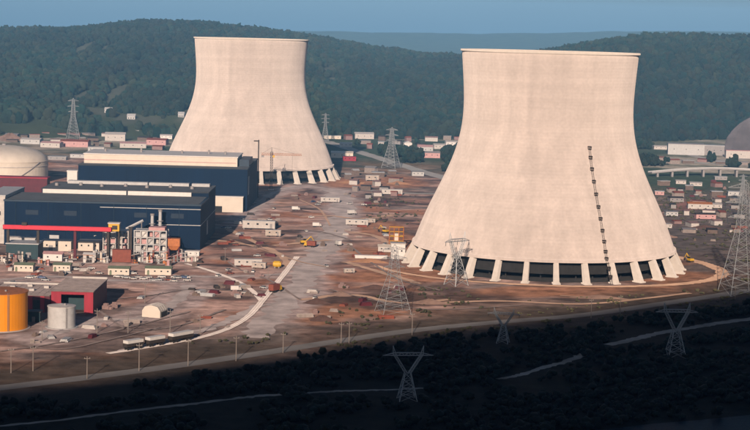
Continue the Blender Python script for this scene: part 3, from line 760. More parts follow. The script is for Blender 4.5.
for i, (xc, lab) in enumerate(((132.5, 'leftmost of three flat rail wagons with white tops'), (155, 'middle of three flat rail wagons with white tops'), (181, 'rightmost of three flat rail wagons with white tops'))):
    p, a = along(RAIL_A, xc)
    if i == 0: o = WL; o.location = (p.x, p.y, .34); o.rotation_euler.z = a; o['label'] = lab; o['group'] = 'wagons standing on the curved siding'
    else: o = copy_tree(WL, (p.x, p.y, .34), a, lab, scale=((1.45, 1, 1) if i == 2 else None))
# rails
for path, nm in ((RAIL_A, 'rails'), (RAIL_B, 'rails')):
    sp = smooth_path(path, 10); b = MB()
    for a, b2 in zip(sp[:-1], sp[1:]):
        d = (b2-a).normalized(); s = Vector((-d.y, d.x, 0))*.75
        for k in (-1, 1): b.bar(a+s*k+Vector((0, 0, .40)), b2+s*k+Vector((0, 0, .40)), .05)
    struct(b.build(nm, M_LGREY))

# ------------------------------------------------------------------ vehicles and small yard things
def make_car(m):
    o = thing('parked_car', 'x', 'car')
    MB().hexa([(-2.2,-.88,.35),(2.2,-.88,.35),(2.2,.88,.35),(-2.2,.88,.35)], [(-2.15,-.82,.95),(2.15,-.82,.95),(2.15,.82,.95),(-2.15,.82,.95)]).build('body', m, o)
    c_ = MB().hexa([(-1.7,-.78,.95),(1.0,-.78,.95),(1.0,.78,.95),(-1.7,.78,.95)], [(-1.25,-.62,1.42),(.45,-.62,1.42),(.45,.62,1.42),(-1.25,.62,1.42)]).build('cabin', M_GLASS, o)
    MB().box(-1.27, .47, -.64, .64, 1.425, 1.49).build('roof', m, c_)
    for x in (-1.4, 1.4):
        for y in (-.86, .86):
            b = MB(); b.bar((x, y-.1, .33), (x, y+.1, .33), .33, 10); b.build('wheel', M_TYRE, o)
    return o
def make_truck(mb, mc):
    o = thing('truck', 'x', 'truck')
    MB().box(-3.6, 1.6, -1.2, 1.2, 1.0, 3.6).build('cargo_box', mb, o)
    MB().hexa([(1.75,-1.1,.7),(3.6,-1.1,.7),(3.6,1.1,.7),(1.75,1.1,.7)], [(1.75,-1.05,2.7),(3.0,-1.05,2.7),(3.0,1.05,2.7),(1.75,1.05,2.7)]).build('cab', mc, o)
    MB().hexa([(3.42,-.95,1.6),(3.46,-.95,1.6),(3.46,.95,1.6),(3.42,.95,1.6)], [(3.10,-.9,2.55),(3.14,-.9,2.55),(3.14,.9,2.55),(3.10,.9,2.55)]).build('windscreen', M_GLASS, o)
    MB().box(-3.6, 3.4, -.5, .5, .62, .98).build('chassis', M_TYRE, o)
    for x in (-2.6, -1.4, 2.6):
        for y in (-1.05, 1.05):
            b = MB(); b.bar((x, y-.15, .5), (x, y+.15, .5), .5, 12); b.build('wheel', M_TYRE, o)
    return o
def make_trailer(L, m, mr):
    o = thing('site_trailer', 'x', 'trailer')
    MB().box(-L/2, L/2, -1.6, 1.6, .7, 3.7).build('body', m, o); MB().box(-L/2-.15, L/2+.15, -1.75, 1.75, 3.7, 3.95).build('roof', mr, o)
    for k in range(int(L//4)): x = -L/2+(k+.5)*4+.5; MB().box(x-.45, x+.45, -1.68, -1.61, 2.2, 2.9).build('window', M_GLASS, o)
    MB().box(L/2-2.2, L/2-1.2, -1.7, -1.61, .75, 2.8).build('door', M_GREY, o)
    for x in (-L/4, L/4):
        for y in (-1.3, 1.3): b = MB(); b.bar((x, y-.15, .4), (x, y+.15, .4), .4, 10); b.build('wheel', M_TYRE, o)
    for x in (-L/2+.6, L/2-.6): MB().box(x-.2, x+.2, -1.2, 1.2, 0, .7).build('stand', M_GREY, o)
    return o
def place(root, used, xp, yp, rz, label, group=None, scale=None, z=0):
    p = G(xp, yp)
    if root.name not in used:
        used.add(root.name); KID[root.name] = [(c_, kids(c_)) for c_ in kids(root)]
        root.location = (p.x, p.y, z); root.rotation_euler.z = rz; root['label'] = label
        if group: root['group'] = group
        if scale: root.scale = scale
        return root
    r = copy_tree(root, (p.x, p.y, z), rz, label, group, None); r.scale = scale or (1, 1, 1)
    if not group and 'group' in r: del r['group']
    return r
used = set()
M_DUSTW = mat('dusty_cream', (.44, .37, .32), .8, .25, .5)
TRW = make_trailer(14, M_OFFWH, M_LGREY); TRS = make_trailer(9, M_DUSTW, M_OFFWH)
TRUW = make_truck(M_WHITE, M_OFFWH); TRUY = make_truck(M_RUSTRD, M_YELLOW)
for xp, yp, rz, s, lab, root in (
    (259, 229.5, -.03, 1.4, 'longest white trailer in the middle of the yard between tower and hall', TRW),
    (273, 236.5, .05, 1.0, 'pale trailer just below the longest white trailer', TRS),
    (330, 202.5, .08, .95, 'white trailer in the dark plot near the farther tower', TRW),
    (357, 225.5, -.05, 1.0, 'white trailer left of the nearer tower by the haul road', TRW),
    (370, 223, .2, .7, 'short cream trailer behind the white one left of the nearer tower', TRS),
    (248, 266.5, .1, 1.0, 'white trailer in the row above the rail junction', TRW),
    (259, 268.5, -.1, .8, 'short cream trailer at the right end of the row above the rail junction', TRS),
    (372, 181, .1, 1.2, 'cream trailer on the red soil right of the farther tower', TRS),
    (392, 195, 0, 1.1, 'long pale trailer behind the nearer tower left edge', TRW),
    (349, 273, .3, .6, 'little cream trailer alone on the orange soil', TRS)):
    place(root, used, xp, yp, rz, lab, scale=(s*1.15, s*1.15, s*1.15))
for xp, yp, rz, s, lab, root in (
    (352, 214.5, .6, 1.0, 'white box truck on the haul road above the white trailer', TRUW),
    (310, 247, 2.8, 1.1, 'yellow-cab truck with a rust-red body at the haul road edge', TRUY),
    (275.5, 292, 1.05, 1.25, 'rust-red truck with a yellow cab standing across the rail siding', TRUY),
    (296, 210.5, .1, .9, 'white box truck before the farther tower legs', TRUW),
    (317, 227, .1, .9, 'white box truck on the crossing track, left of the haul road', TRUW),
    (338, 245.5, 2, .9, 'white box truck on the right edge of the haul road', TRUW),
    (236, 291, .2, .8, 'white box truck below the curved siding', TRUW)):
    place(root, used, xp, yp, rz, lab, scale=(s, s, s))
# yellow horizontal tank, dark tank
def drum(xp, yp, r, L, m, lab, rz=0):
    p = G(xp, yp); o = thing('fuel_drum', lab, 'tank', (p.x, p.y, 0), rz)
    b = MB(); b.bar((-L/2, 0, r+.4), (L/2, 0, r+.4), r, 18); b.build('barrel', m, o)
    for s in (-1, 1):
        b = MB(); b.bar((s*L/2, 0, r+.4), (s*(L/2+r*.35), 0, r+.4), r*.72, 18); b.build('end_cap', m, o); MB().box(s*L/3-.3, s*L/3+.3, -r*.8, r*.8, 0, r*.5).build('saddle', M_GREY, o)
drum(277, 268, 1.9, 3.4, M_YELLOW, 'yellow horizontal tank right of the trailer row')
drum(275.5, 227.5, 2.0, 2.6, M_RUST, 'dark tank at the right end of the longest white trailer')
LMK = [(259,229,'the longest white trailer'),(330,202,'the white trailer near the farther tower'),(357,225,'the white trailer left of the nearer tower'),(248,266,'the trailer row above the siding'),
 (277,268,'the yellow horizontal tank'),(304,244,'the yellow excavator by the haul road'),(151,317,'the tarpaulin shed'),(61,327,'the small grey tank'),(107,300,'the maroon warehouse'),(155,345,'the rail wagons'),
 (262,302,'the rail junction'),(297,257,'the siding end'),(393,313,'the broad-based pylon'),(397,252,'the white pump house'),(230,212,'the cream annex'),(300,185,'the farther tower legs'),(390,182,'the orange-red soil heap'),
 (372,262,'the low white wall'),(316,303,'the dark soil heap'),(322,320,'the lower dark soil heap'),(700,207,'the orange-red roofed shed'),(740,270,'the tallest pylon'),(715,172,'the road bridge'),(680,240,'the nearer tower right flank'),
 (24,272,'the leftmost green-grey cabin'),(62,272,'the second green-grey cabin'),(118,274,'the third green-grey cabin'),(158,275,'the longest green-grey cabin'),(190,258,'the cabin at the turbine hall foot'),(215,280,'the curved siding'),
 (205,340,'the pole behind the wagons'),(120,291,'the flat dark heap'),(345,185,'the orange soil bank'),(200,310,'the middle of the lower yard'),(240,245,'the yard right of the turbine hall')]
LSEEN = {}
def where(x, y, desc):
    out = []
    for (a, b_, ph) in sorted(LMK, key=lambda l: math.hypot(l[0]-x, 1.6*(l[1]-y))):
        dx, dy = x-a, y-b_
        rel = ('right of' if dx > 0 else 'left of') if abs(dx) > 1.6*abs(dy) else ('in front of' if dy > 0 else 'behind')
        for adv in ('just ', 'farther '):
            lab = f'{desc} {adv}{rel} {ph}'
            if lab not in LSEEN: LSEEN[lab] = 1; return lab
        if len(out) > 2: break
        out.append(lab)
    return out[0]
# cars
CARS = [make_car(m) for m in (M_WHITE, M_OFFWH, M_BLUE, M_RUSTRD, M_LGREY)]
carspots = [(37,268,'white'),(76,269,'white'),(91,268,'white'),(133,273,'white'),(99,273,'pale'),(175,277,'white'),(187,277,'white'),(30,277,'white'),(12,282,'pale')]
def cz(): return random.uniform(-.35, .35) + random.choice((0, 0, math.pi))
for i, (x, y, cn) in enumerate(carspots):
    place(CARS[0 if cn == 'white' else 1], used, x, y+1, cz(), where(x, y, f'{cn} car'), 'cars parked by the cabin row')
for i in range(34):
    x = 20 + i*5.1 + random.uniform(-1.5, 1.5); y = 278.5 + random.uniform(-1.2, 3.4)
    if x > 190: break
    k = random.choice((0, 1, 2, 3, 4)); nm = ('white', 'off-white', 'blue', 'rust-red', 'grey')[k]
    if 50 < x < 112 or x < 28: continue
    place(CARS[k], used, x, y, cz(), where(x, y, f'{nm} car on the yard road'), 'cars on the yard road')
n = 0
while n < 30:
    x = random.uniform(215, 395); y = random.uniform(192, 300)
    if y > 255 and x > 330: continue
    if abs(x-(335-(y-200)*.55)) < 10 or (x < 250 and y < 214): continue
    k = random.choice((0, 0, 1, 2, 3, 4, 4)); nm = ('white', 'off-white', 'blue', 'rust-red', 'grey')[k]
    zone = 'in the open yard between the two towers' if y < 240 else 'in the lower yard above the rail siding'
    place(CARS[k], used, x, y, random.uniform(0, 6.28), where(x, y, f'{nm} car'), 'cars scattered over the yard'); n += 1
# material stacks
def stack(m, kind):
    o = thing('material_stack', 'x', 'material stack')
    if kind == 0:
        for k in range(3): MB().box(-3+.3*k, 3-.3*k, -1.2, 1.2, .62*k+.02*k, .62*k+.6).build('layer', m, o)
    elif kind == 1:
        for k in range(5): b = MB(); b.bar((-3.5, -1.6+.8*k, .4), (3.5, -1.6+.8*k, .4), .39, 10); b.build('pipe', m, o)
        for k in range(4): b = MB(); b.bar((-3.5, -1.2+.8*k, 1.08), (3.5, -1.2+.8*k, 1.08), .39, 10); b.build('pipe', m, o)
    else:
        MB().box(-2, 2, -1.5, 1.5, 0, 1.8).build('crate', m, o); MB().box(-1.2, 1.0, -1.0, 1.0, 1.82, 2.9).build('crate', m, o); MB().box(2.2, 3.6, -1.2, 1.0, 0, 1.2).build('crate', m, o)
    return o
M_DUSTY = mat('dusty_boards', (.30, .25, .225), .85, .3, .5); M_DUSTB = mat('dusty_brown', (.17, .125, .105), .85, .3, .5)
ST = [(stack(M_DUSTB, 2), 'brown crates'), (stack(M_DUSTY, 1), 'dusty grey stacked pipes'), (stack(M_DUSTY, 0), 'dusty stacked boards'), (stack(M_OFFWH, 0), 'pale stacked panels'), (stack(M_RUSTRD, 1), 'rust-red stacked pipes'), (stack(M_DMAROON, 0), 'dark maroon stacked panels'),
      (stack(M_LGREY, 1), 'grey stacked pipes'), (stack(mat('dull_pink_crate', (.27, .18, .165), .85, .3, .5), 2), 'dull pink crates'), (stack(M_RUST, 0), 'dark stacked timber')]
zones = [((215, 330), (195, 258), 'in the yard right of the navy buildings', 30), ((335, 402), (180, 262), 'left of the nearer tower', 30), ((190, 262), (258, 300), 'around the curved siding', 18),
         ((100, 250), (286, 335), 'in the lower yard by the tarpaulin shed', 16), ((650, 745), (180, 250), 'right of the nearer tower', 30), ((300, 400), (285, 320), 'in the dark plot below the haul road', 16),
         ((2, 100), (262, 276), 'between the cabins', 26), ((30, 110), (318, 345), 'near the grey tank', 10)]
for (xa, xb), (ya, yb), zn, cnt in zones:
    n = 0
    while n < cnt:
        x = random.uniform(xa, xb); y = random.uniform(ya, yb)
        if (x < 250 and y < 214) or (x < 222 and y < 256) or (abs(x-(335-(y-200)*.55)) < 9 and 195 < y < 320): continue
        if 400 < x < 692 and y < 290: continue
        if 130 < x < 170 and 300 < y < 322: continue
        if abs(y - np.interp(x, [110, 200, 262, 297], [353, 338, 302, 257])) < 5 and 100 < x < 300: continue
        n += 1
        k = random.randrange(len(ST)); s = random.uniform(.45, 1.1)
        place(ST[k][0], used, x, y, random.uniform(-.4, .4)+random.choice((0, 1.57)), where(x, y, ST[k][1]), 'stacks of material in the yard', (s, s, s))
# skids of plant equipment: no two alike, packed before the halls
def skid(xp, yp, seed, lab, sc_=1.0):
    rr = random.Random(seed); p = G(xp, yp); o = thing('equipment_skid', lab, 'equipment', (p.x, p.y, 0), rr.uniform(-.2, .2), 'equipment packed before the turbine hall')
    pal = [M_OFFWH, M_LGREY, M_PINK, M_WHITE, M_RUSTRD, M_GREY, M_RUSTOR, M_CREAM, M_RUST]
    L = rr.uniform(3, 6)*sc_
    MB().box(-L/2, L/2, -1.5, 1.5, 0, .4).build('base', M_GREY, o); x = -L/2+.2
    while x < L/2-.6:
        w_ = rr.uniform(.7, 1.7)*sc_; h_ = rr.uniform(1.5, 7.5)*sc_; m_ = rr.choice(pal)
        if rr.random() < .45: MB().cyl(x+w_/2, rr.uniform(-.5, .5), .42, h_, w_*.45, w_*.45, 12).build('vessel', m_, o)
        else: MB().box(x, x+w_*.9, -1.2, rr.uniform(.2, 1.2), .42, h_*.7).build('cabinet', m_, o)
        x += w_+.1
    for k in range(rr.randrange(2, 4)):
        za = rr.uniform(1, 6)*sc_; MB().bar((-L/2, -1.35+.1*k, za), (L/2, -1.35+.1*k, za+rr.uniform(-.6, 1.5)), .16, 6).build('pipe', rr.choice(pal), o)
    return o
SK = [(101,247),(108,242),(113,252),(118,247),(127,261),(131,262),(135,264),(142,262),(148,263),(155,261),(161,264),(166,261),(170,252),(180,258),(177,262),(95,258),(100,262),(88,263),(73,259),(66,262),(40,264),(20,262),(4,264),(10,262),(48,266),(140,245),(168,266),(184,262),(193,262),(106,263)]
for i, (x, y) in enumerate(SK):
    skid(x, y, 500+i, where(x, y, random.Random(i).choice(['rusty pale equipment skid', 'crowded grey-pink equipment skid', 'small equipment skid'])), 1.0 if y > 256 else 1.5)
# excavators
def excavator(xp, yp, rz, lab):
    p = G(xp, yp); o = thing('excavator', lab, 'excavator', (p.x, p.y, 0), rz)
    for y in (-1.3, 1.3):
        q = [(-2.2, .35), (-1.8, .02), (1.8, .02), (2.2, .35), (1.9, 1.0), (-1.9, 1.0)]
        b = MB(); b.add([(a, y-.35, z) for a, z in q]+[(a, y+.35, z) for a, z in q], [tuple(range(6))[::-1], tuple(range(6, 12))]+[(k, (k+1) % 6, 6+(k+1) % 6, 6+k) for k in range(6)]); b.build('track', M_TYRE, o)
    MB().box(-2.3, 1.2, -1.4, 1.4, 1.1, 2.4).build('body', M_YELLOW, o); MB().box(-.2, 1.3, .1, 1.35, 2.42, 3.5).build('cab', M_GLASS, o)
    MB().box(-.3, 1.4, .05, 1.4, 3.5, 3.62).build('cab_roof', M_YELLOW, o)
    MB().bar((1.2, -.4, 2.0), (4.6, -.4, 5.0), .35).build('boom', M_YELLOW, o); MB().bar((4.6, -.4, 5.0), (6.4, -.4, 2.2), .25).build('stick', M_YELLOW, o)
    MB().hexa([(5.7, -.9, .6), (6.9, -.9, .6), (6.9, .1, .6), (5.7, .1, .6)], [(6.0, -.9, 2.1), (6.7, -.9, 2.1), (6.7, .1, 2.1), (6.0, .1, 2.1)]).build('bucket', M_RUST, o)
excavator(304, 244, .3, 'yellow excavator digging by the haul road above the siding end')
excavator(385, 233, 2.4, 'yellow excavator on the orange soil beside the nearer tower')
excavator(690, 262, 2.0, 'yellow excavator inside the ring road right of the nearer tower')
# spoil heaps
def heap(xp, yp, wpx, h, dep, m, lab, name='spoil_heap', seed=1, cat='heap', dome=False):
    p = G(xp, yp); s = p.y/F; a = wpx*s/2; n, k = 28, 9; vs = [(0, 0, h)]; fs = []
    rr = random.Random(seed)
    ph = [rr.uniform(0, 6.28) for _ in range(5)]
    for j in range(1, k+1):
        u = j/k
        for i in range(n):
            t = 2*math.pi*i/n; wob = 1+.12*math.sin(3*t+ph[0])+.08*math.sin(5*t+ph[1])+.05*math.sin(9*t+ph[2])
            z = h*((1-u*u)**.6 if dome else (1-u)**1.15)*(1+(.15 if dome else 1)*.18*math.sin(4*t+ph[3]+5*u)) + (rr.uniform(-.06, .06)*h*(.3 if dome else 1) if j < k else 0)
            vs.append((a*u*wob*math.cos(t), dep*u*wob*math.sin(t), max(z, 0) if j < k else -.1))
    fs = [(0, 1+i, 1+(i+1) % n) for i in range(n)]
    for j in range(k-1):
        fs += [(1+j*n+i, 1+(j+1)*n+i, 1+(j+1)*n+(i+1) % n, 1+j*n+(i+1) % n) for i in range(n)]
    o = MB().add(vs, fs).build(name, m); o.location = (p.x, p.y, 0); return tag(o, lab, cat)
for i, a in enumerate(((316,303,28,2.6,5,M_DKDIRT,'dark red-brown soil heap right of the haul road'),(322,320,30,2.4,5,M_DKDIRT,'lower dark soil heap beside the haul road end'),
        (370,262,40,2.2,5,M_ORDIRT,'long orange soil bank left of the nearer tower foot'),(352,183,30,2.5,7,M_ORDIRT,'orange soil bank right of the farther tower legs'),
        (398,184,26,2.6,7,M_ORDIRT,'orange-red soil heap halfway between the towers'),(300,212,22,1.8,6,M_DKDIRT,'low dark soil heap before the farther tower'),
        (232,205.5,14,1.5,4,M_DIRT,'small brown soil heap beside the cream annex'),(340,295,26,2,6,M_DIRT,'brown soil heap above the dark plot'),
        (430,303,40,2.2,6,M_DIRT,'long brown bank below the ring road left side'),(600,298,60,1.6,5,M_DIRT,'long low bank below the ring road middle'),
        (705,228,34,2.2,8,M_DKDIRT,'dark soil heap right of the nearer tower'),(665,237,26,2.4,8,M_DIRT,'brown soil heap at the nearer tower right flank'),
        (125,292,34,1.3,4,M_DKDIRT,'flat dark heap right of the maroon warehouse'),(10,140,40,8,22,M_DIRT,'pinkish soil bank behind the big white tank'),
        (265,246,24,1.6,5,M_DKDIRT,'dark soil strip heap in the middle yard'),(375,288,34,1.8,5,M_DKDIRT,'dark heap left below the nearer tower'))):
    heap(*a, seed=i+3)
heap(759, 152, 74, 45, 34, M_GRDIRT, 'big grey rounded spoil mound at the right edge below the hill', seed=44, dome=True)
# structure left of near tower: orange scaffold with white pump house
p = G(397, 258)
o = block(391, 405, 259, 244, 8, 'pump_house', 'white block pump house touching the left legs of the nearer tower', 'pump house', M_WHITE, M_OFFWH, doors=((.3, 1.6, 2.6, M_GREY),), wins=2)
block(355, 387, 258.5, 256, 3, 'low_wall', 'low long white wall left of the pump house', 'wall', M_WHITE, M_WHITE)
block(378, 392, 252, 246.5, 7, 'hut', 'pale hut behind the low white wall', 'shed', M_OFFWH, M_CREAM, 'gable_x', wins=2)
Ys = G(397, 250).y; q = thing('scaffold_tower', 'rusty orange scaffold hoist beside the nearer tower left flank', 'scaffold', (PY(396, 250, Ys).x, Ys, 0))
for sx in (-4.5, -1.5, 1.5, 4.5):
    for sy in (-2, 2): MB().bar((sx, sy, 0), (sx, sy, 15), .25).build('post', M_RUSTOR, q)
for z in (3, 6, 9, 12, 15):
    b = MB(); b.bar((-4.5, -2, z), (4.5, -2, z), .2); b.bar((-4.5, 2, z), (4.5, 2, z), .2); b.bar((-4.5, -2, z), (-4.5, 2, z), .2); b.bar((4.5, -2, z), (4.5, 2, z), .2)
    b.build('ledger', M_YELLOW, q)
for z in (6, 12, 15): MB().box(-4.4, 4.4, -1.9, 1.9, z+.15, z+.3).build('deck', M_RUSTOR, q)
MB().box(-1.4, 1.4, -1.6, 1.6, 6.3, 10.8).build('hoist_cage', M_CREAM, q)

# ------------------------------------------------------------------ pylons, poles, crane
def lattice(b, bot, top, n, r, rb):
    """four-legged lattice: returns bracing in b"""
    lv = []
    for k in range(n+1):
        t = k/n; lv.append([Vector(bot[i])*(1-t)+Vector(top[i])*t for i in range(4)])
    for k in range(n):
        for i in range(4):
            j = (i+1) % 4
            b.bar(lv[k][i], lv[k+1][j], rb); b.bar(lv[k][j], lv[k+1][i], rb)
            b.bar(lv[k+1][i], lv[k+1][j], rb)
def sq(x, y, z, h): return [(x-h, y-h, z), (x+h, y-h, z), (x+h, y+h, z), (x-h, y+h, z)]
def cat_pylon(xp, yb, yt, wpx, lab, rz=0, base=.13, k=1.0, nb=4):
    p = G(xp, yb); s = p.y/F; H = (yb-yt)*s; W = wpx*s
    o = thing('pylon', lab, 'pylon', (p.x, p.y, 0), rz, 'lattice pylons')
    r = .17*k; rb = .075*k; wz = .50*H; bh = base*H*1.25; wh = .055*H
    bot, top = sq(0, 0, 0, bh), sq(0, 0, wz, wh)
    for i in range(4): MB().bar(bot[i], top[i], r).build('leg', M_GALV, o)
    for q_ in bot: pass
    b = MB(); lattice(b, bot, top, nb, r, rb); b.build('bracing', M_GALV, o)
    ax = W*.27; az_ = .84*H
    for sx in (-1, 1):
        b = MB(); lo = sq(sx*wh*.6, 0, wz, wh*.45); hi = sq(sx*ax, 0, az_, wh*.45)
        for i in range(4): b.bar(lo[i], hi[i], r*.8)
        lattice(b, lo, hi, 4, r, rb*.9); b.build('side_arm', M_GALV, o)
        b = MB(); lo = sq(sx*ax, 0, az_, wh*.45); tip = Vector((sx*ax*1.12, 0, H))
        for i in range(4): b.bar(lo[i], tip, r*.7)
        b.build('earth_peak', M_GALV, o)
    b = MB(); z0 = az_-.018*H; z1 = az_+.03*H
    for y in (-wh*.45, wh*.45):
        b.bar((-W/2, 0, z0), (-ax, y, z0), r*.7); b.bar((W/2, 0, z0), (ax, y, z0), r*.7); b.bar((-ax, y, z0), (ax, y, z0), r*.7)
        b.bar((-W/2, 0, z0), (-ax, y, z1), r*.6); b.bar((W/2, 0, z0), (ax, y, z1), r*.6); b.bar((-ax, y, z1), (ax, y, z1), r*.7)
        m = 8
        for i in range(m):
            xa = -ax+2*ax*i/m; xb = -ax+2*ax*(i+1)/m; b.bar((xa, y, z0 if i % 2 else z1), (xb, y, z1 if i % 2 else z0), rb)
    b.build('crossarm', M_GALV, o)
    for x in (-W*.46, 0, W*.46):
        MB().bar((x, 0, z0), (x, 0, z0-.07*H), rb*1.3, 6).build('insulator', M_TEAL, o)
    return o
def arm_pylon(xp, yb, yt, basepx, wpx, lab, rz=0, k=1.0, arms=3, nb=7):
    p = G(xp, yb); s = p.y/F; H = (yb-yt)*s; W = wpx*s; bh = basepx*s/2; th = bh*.16
    o = thing('pylon', lab, 'pylon', (p.x, p.y, 0), rz, 'lattice pylons')
    r = .17*k; rb = .075*k; bot, mid, top = sq(0, 0, 0, bh), sq(0, 0, .55*H, bh*.34), sq(0, 0, .95*H, th)
    for i in range(4):
        b = MB(); b.bar(bot[i], mid[i], r); b.bar(mid[i], top[i], r*.8); b.build('leg', M_GALV, o)
    b = MB(); lattice(b, bot, mid, nb, r, rb); lattice(b, mid, top, nb, r, rb); b.build('bracing', M_GALV, o)
    b = MB()
    for q_ in top: b.bar(q_, (0, 0, H), r*.7)
    b.build('earth_peak', M_GALV, o)
    for a in range(arms):
        z = H*(.93-.13*a); ww = W/2*(1, 1.12, .95)[a % 3]
        for sx in (-1, 1):
            b = MB(); h_ = th*1.2
            for y in (-h_, h_): b.bar((sx*h_, y, z), (sx*ww, 0, z), r*.7); b.bar((sx*h_, y, z+.035*H), (sx*ww, 0, z), r*.6)
            for i in range(1, 4): x = h_+(ww-h_)*i/4; b.bar((sx*x, -h_*(1-i/4), z), (sx*x, h_*(1-i/4), z+.02*H), rb)
            b.build('crossarm', M_GALV, o)
            MB().bar((sx*ww, 0, z), (sx*ww, 0, z-.05*H), rb*1.3, 6).build('insulator', M_TEAL, o)
    return o
cat_pylon(407, 400, 344, 52, 'nearest pylon, standing alone in the dark river bank', .15)
cat_pylon(503, 343, 307, 34, 'small V-topped pylon between the perimeter road and river bank', -.25, k=.95)
cat_pylon(675, 357, 301, 44, 'V-topped pylon right of centre below the ring road', .1)
cat_pylon(456, 285, 231, 34, 'pylon standing against the lower left of the nearer cooling tower', .7, k=1.2)
arm_pylon(393, 313, 243, 30, 24, 'broad-based lattice pylon left below the nearer tower', .3, .7)
arm_pylon(740, 294, 178, 34, 36, 'tallest pylon at the right edge of the picture', .2, 1.1)
arm_pylon(73, 140, 98, 12, 11, 'distant slim pylon before the hill on the left', .4, 1.6)
arm_pylon(391, 168, 127, 15, 13, 'distant pylon between the two towers', -.4, 1.7)
arm_pylon(325, 142, 113, 7, 8, 'small far pylon just right of the farther tower', .2, 1.3)
arm_pylon(742, 205, 174, 9, 9, 'short far pylon above the bridge end at the right', .2, 1.2)
# wooden poles
def make_pole():
    o = thing('utility_pole', 'x', 'utility pole')
    MB().cyl(0, 0, 0, 11.5, .24, .15, 8).build('shaft', M_WOOD, o); MB().box(-1.4, 1.4, -.1, .1, 10.2, 10.5).build('crossarm', M_WOOD, o)
    for x in (-1.2, 0.0, 1.2): MB().cyl(x, 0, 10.51, 10.9, .09, .07, 6).build('insulator', M_LGREY, o)
    return o
PO = make_pole()
for x, y, lab in ((11,373,'leftmost pole by the perimeter road'),(33,371,'second pole from the left by the perimeter road'),(87,379,'pole rising just left of the wagons at the road'),(97,333,'pole right of the grey tank'),
        (139,371,'pole below the rail wagons'),(200,335.5,'pole behind the right end of the wagons'),(188,366,'pole right below the wagons on the bank'),(236,361,'pole below the siding curve by the road'),
        (283,353,'pole by the road near the haul road end'),(341,344,'pole by the road below the dark heaps'),(349,343,'pole pair partner below the dark heaps'),(42,341,'pole beside the small grey tank foot'),
        (268,278,'pole left of the siding end'),(225,262,'pole near the curved siding start'),(591,318,'pole by the road below the nearer tower'),(128,333,'pole above the wagon row left end'),
        (325,206,'pole in the dark plot near the farther tower'),(412,335,'pole by the road below the broad pylon'),(145,303,'pole behind the tarpaulin shed'),(170,334,'pole above the middle wagon'),
        (620,316,'pole by the road right below the nearer tower'),(735,300,'pole beside the tallest pylon foot')):
    s = 1.15 if y > 300 else .9
    place(PO, used, x, y, random.uniform(-.5, .5), lab, 'wooden poles round the yard', (s*.75, s*.75, s*(.68+.2*random.random())))
# tower crane before the farther tower
p = G(271, 190); H = 33
o = thing('tower_crane', 'thin dark crane in front of the farther tower', 'crane', (p.x, p.y, 0), R_(4))
b = MB(); bo, to = sq(0, 0, .6, 1.0), sq(0, 0, H, 1.0)
for i in range(4): b.bar(bo[i], to[i], .16)
lattice(b, bo, to, 14, .1, .08); b.build('mast', M_RUST, o); MB().box(-2.5, 2.5, -2.5, 2.5, 0, .6).build('base', M_GREY, o)
b = MB(); m = 16
for y in (-.6, .6):
    b.bar((-9, y, H-2.5), (26, y, H-2.5), .14)
b.bar((-9, 0, H-1), (26, 0, H-1.2), .14)
for i in range(m): xa = -9+35*i/m; b.bar((xa, -.6, H-2.5), (xa+1.1, 0, H-1.1), .08); b.bar((xa+1.1, 0, H-1.1), (xa+2.2, .6, H-2.5), .08)
b.build('jib', M_RUSTOR, o)
MB().box(-9, -6.5, -.9, .9, H-4.6, H-2.7).build('counterweight', M_GREY, o); MB().box(.9, 2.6, -2.0, -.5, H-4.6, H-2.7).build('cab', M_YELLOW, o)
b = MB(); b.bar((0, 0, H), (0, 0, H+4), .2); b.bar((0, 0, H+4), (20, 0, H-1.1), .06); b.bar((0, 0, H+4), (-8, 0, H-1.1), .06); b.build('apex', M_RUST, o)
MB().bar((18, 0, H-2.5), (18, 0, H-16), .06).build('hook_rope', M_RUST, o)
o = thing('mast', 'short dark mast on the corner of the rear navy building', 'mast', (PY(250.5, 200, YB+30).x, YB+112, 0))
MB().bar((0, 0, 0), (0, 0, 48), .5, 6).build('pole', M_RUST, o); MB().box(-4, .4, -.3, .3, 46.5, 47.5).build('arm', M_RUST, o)

# ------------------------------------------------------------------ bridge on the right
bp_ = [(650, 172.3, 4.5), (672, 170.3, 6.5), (695, 168.8, 8), (720, 168.3, 8.5), (745, 169.3, 8), (775, 171.5, 7)]
pts = [G(x, y, z) for x, y, z in bp_]; sp = smooth_path(pts, 6)
pts0 = sp[0]; o = thing('road_bridge', 'pale low road viaduct curving across the valley at the right', 'bridge', (pts0.x, pts0.y, 0))
def strip(off, wd, z0, z1):
    b = MB(); ring_ = []
    for i, p in enumerate(sp):
        t = sp[min(i+1, len(sp)-1)]-sp[max(i-1, 0)]; t.z = 0; t.normalize(); s = Vector((-t.y, t.x, 0)); c_ = p-Vector((pts0.x, pts0.y, 0))
        a, d = c_+s*(off-wd/2), c_+s*(off+wd/2)
        ring_.append([a+Vector((0, 0, z0)), d+Vector((0, 0, z0)), d+Vector((0, 0, z1)), a+Vector((0, 0, z1))])
    vs = [v_ for r in ring_ for v_ in r]; fs = []
    for i in range(len(ring_)-1):
        for k in range(4): fs.append((4*i+k, 4*i+(k+1) % 4, 4*i+4+(k+1) % 4, 4*i+4+k))
    fs += [(3, 2, 1, 0), tuple(4*(len(ring_)-1)+k for k in range(4))]
    return b.add(vs, fs)
strip(0, 9, -1.0, 0).build('deck', M_GREY, o)
strip(-4.2, .4, 0.01, .9).build('parapet', M_LGREY, o); strip(4.2, .4, 0.01, .9).build('parapet', M_LGREY, o)
for i in range(2, len(sp)-1, 4):
    c_ = sp[i]-Vector((pts0.x, pts0.y, 0)); MB().box(c_.x-1, c_.x+1, c_.y-4, c_.y+4, 0, sp[i].z-1.42).build('pier', M_GREY, o)

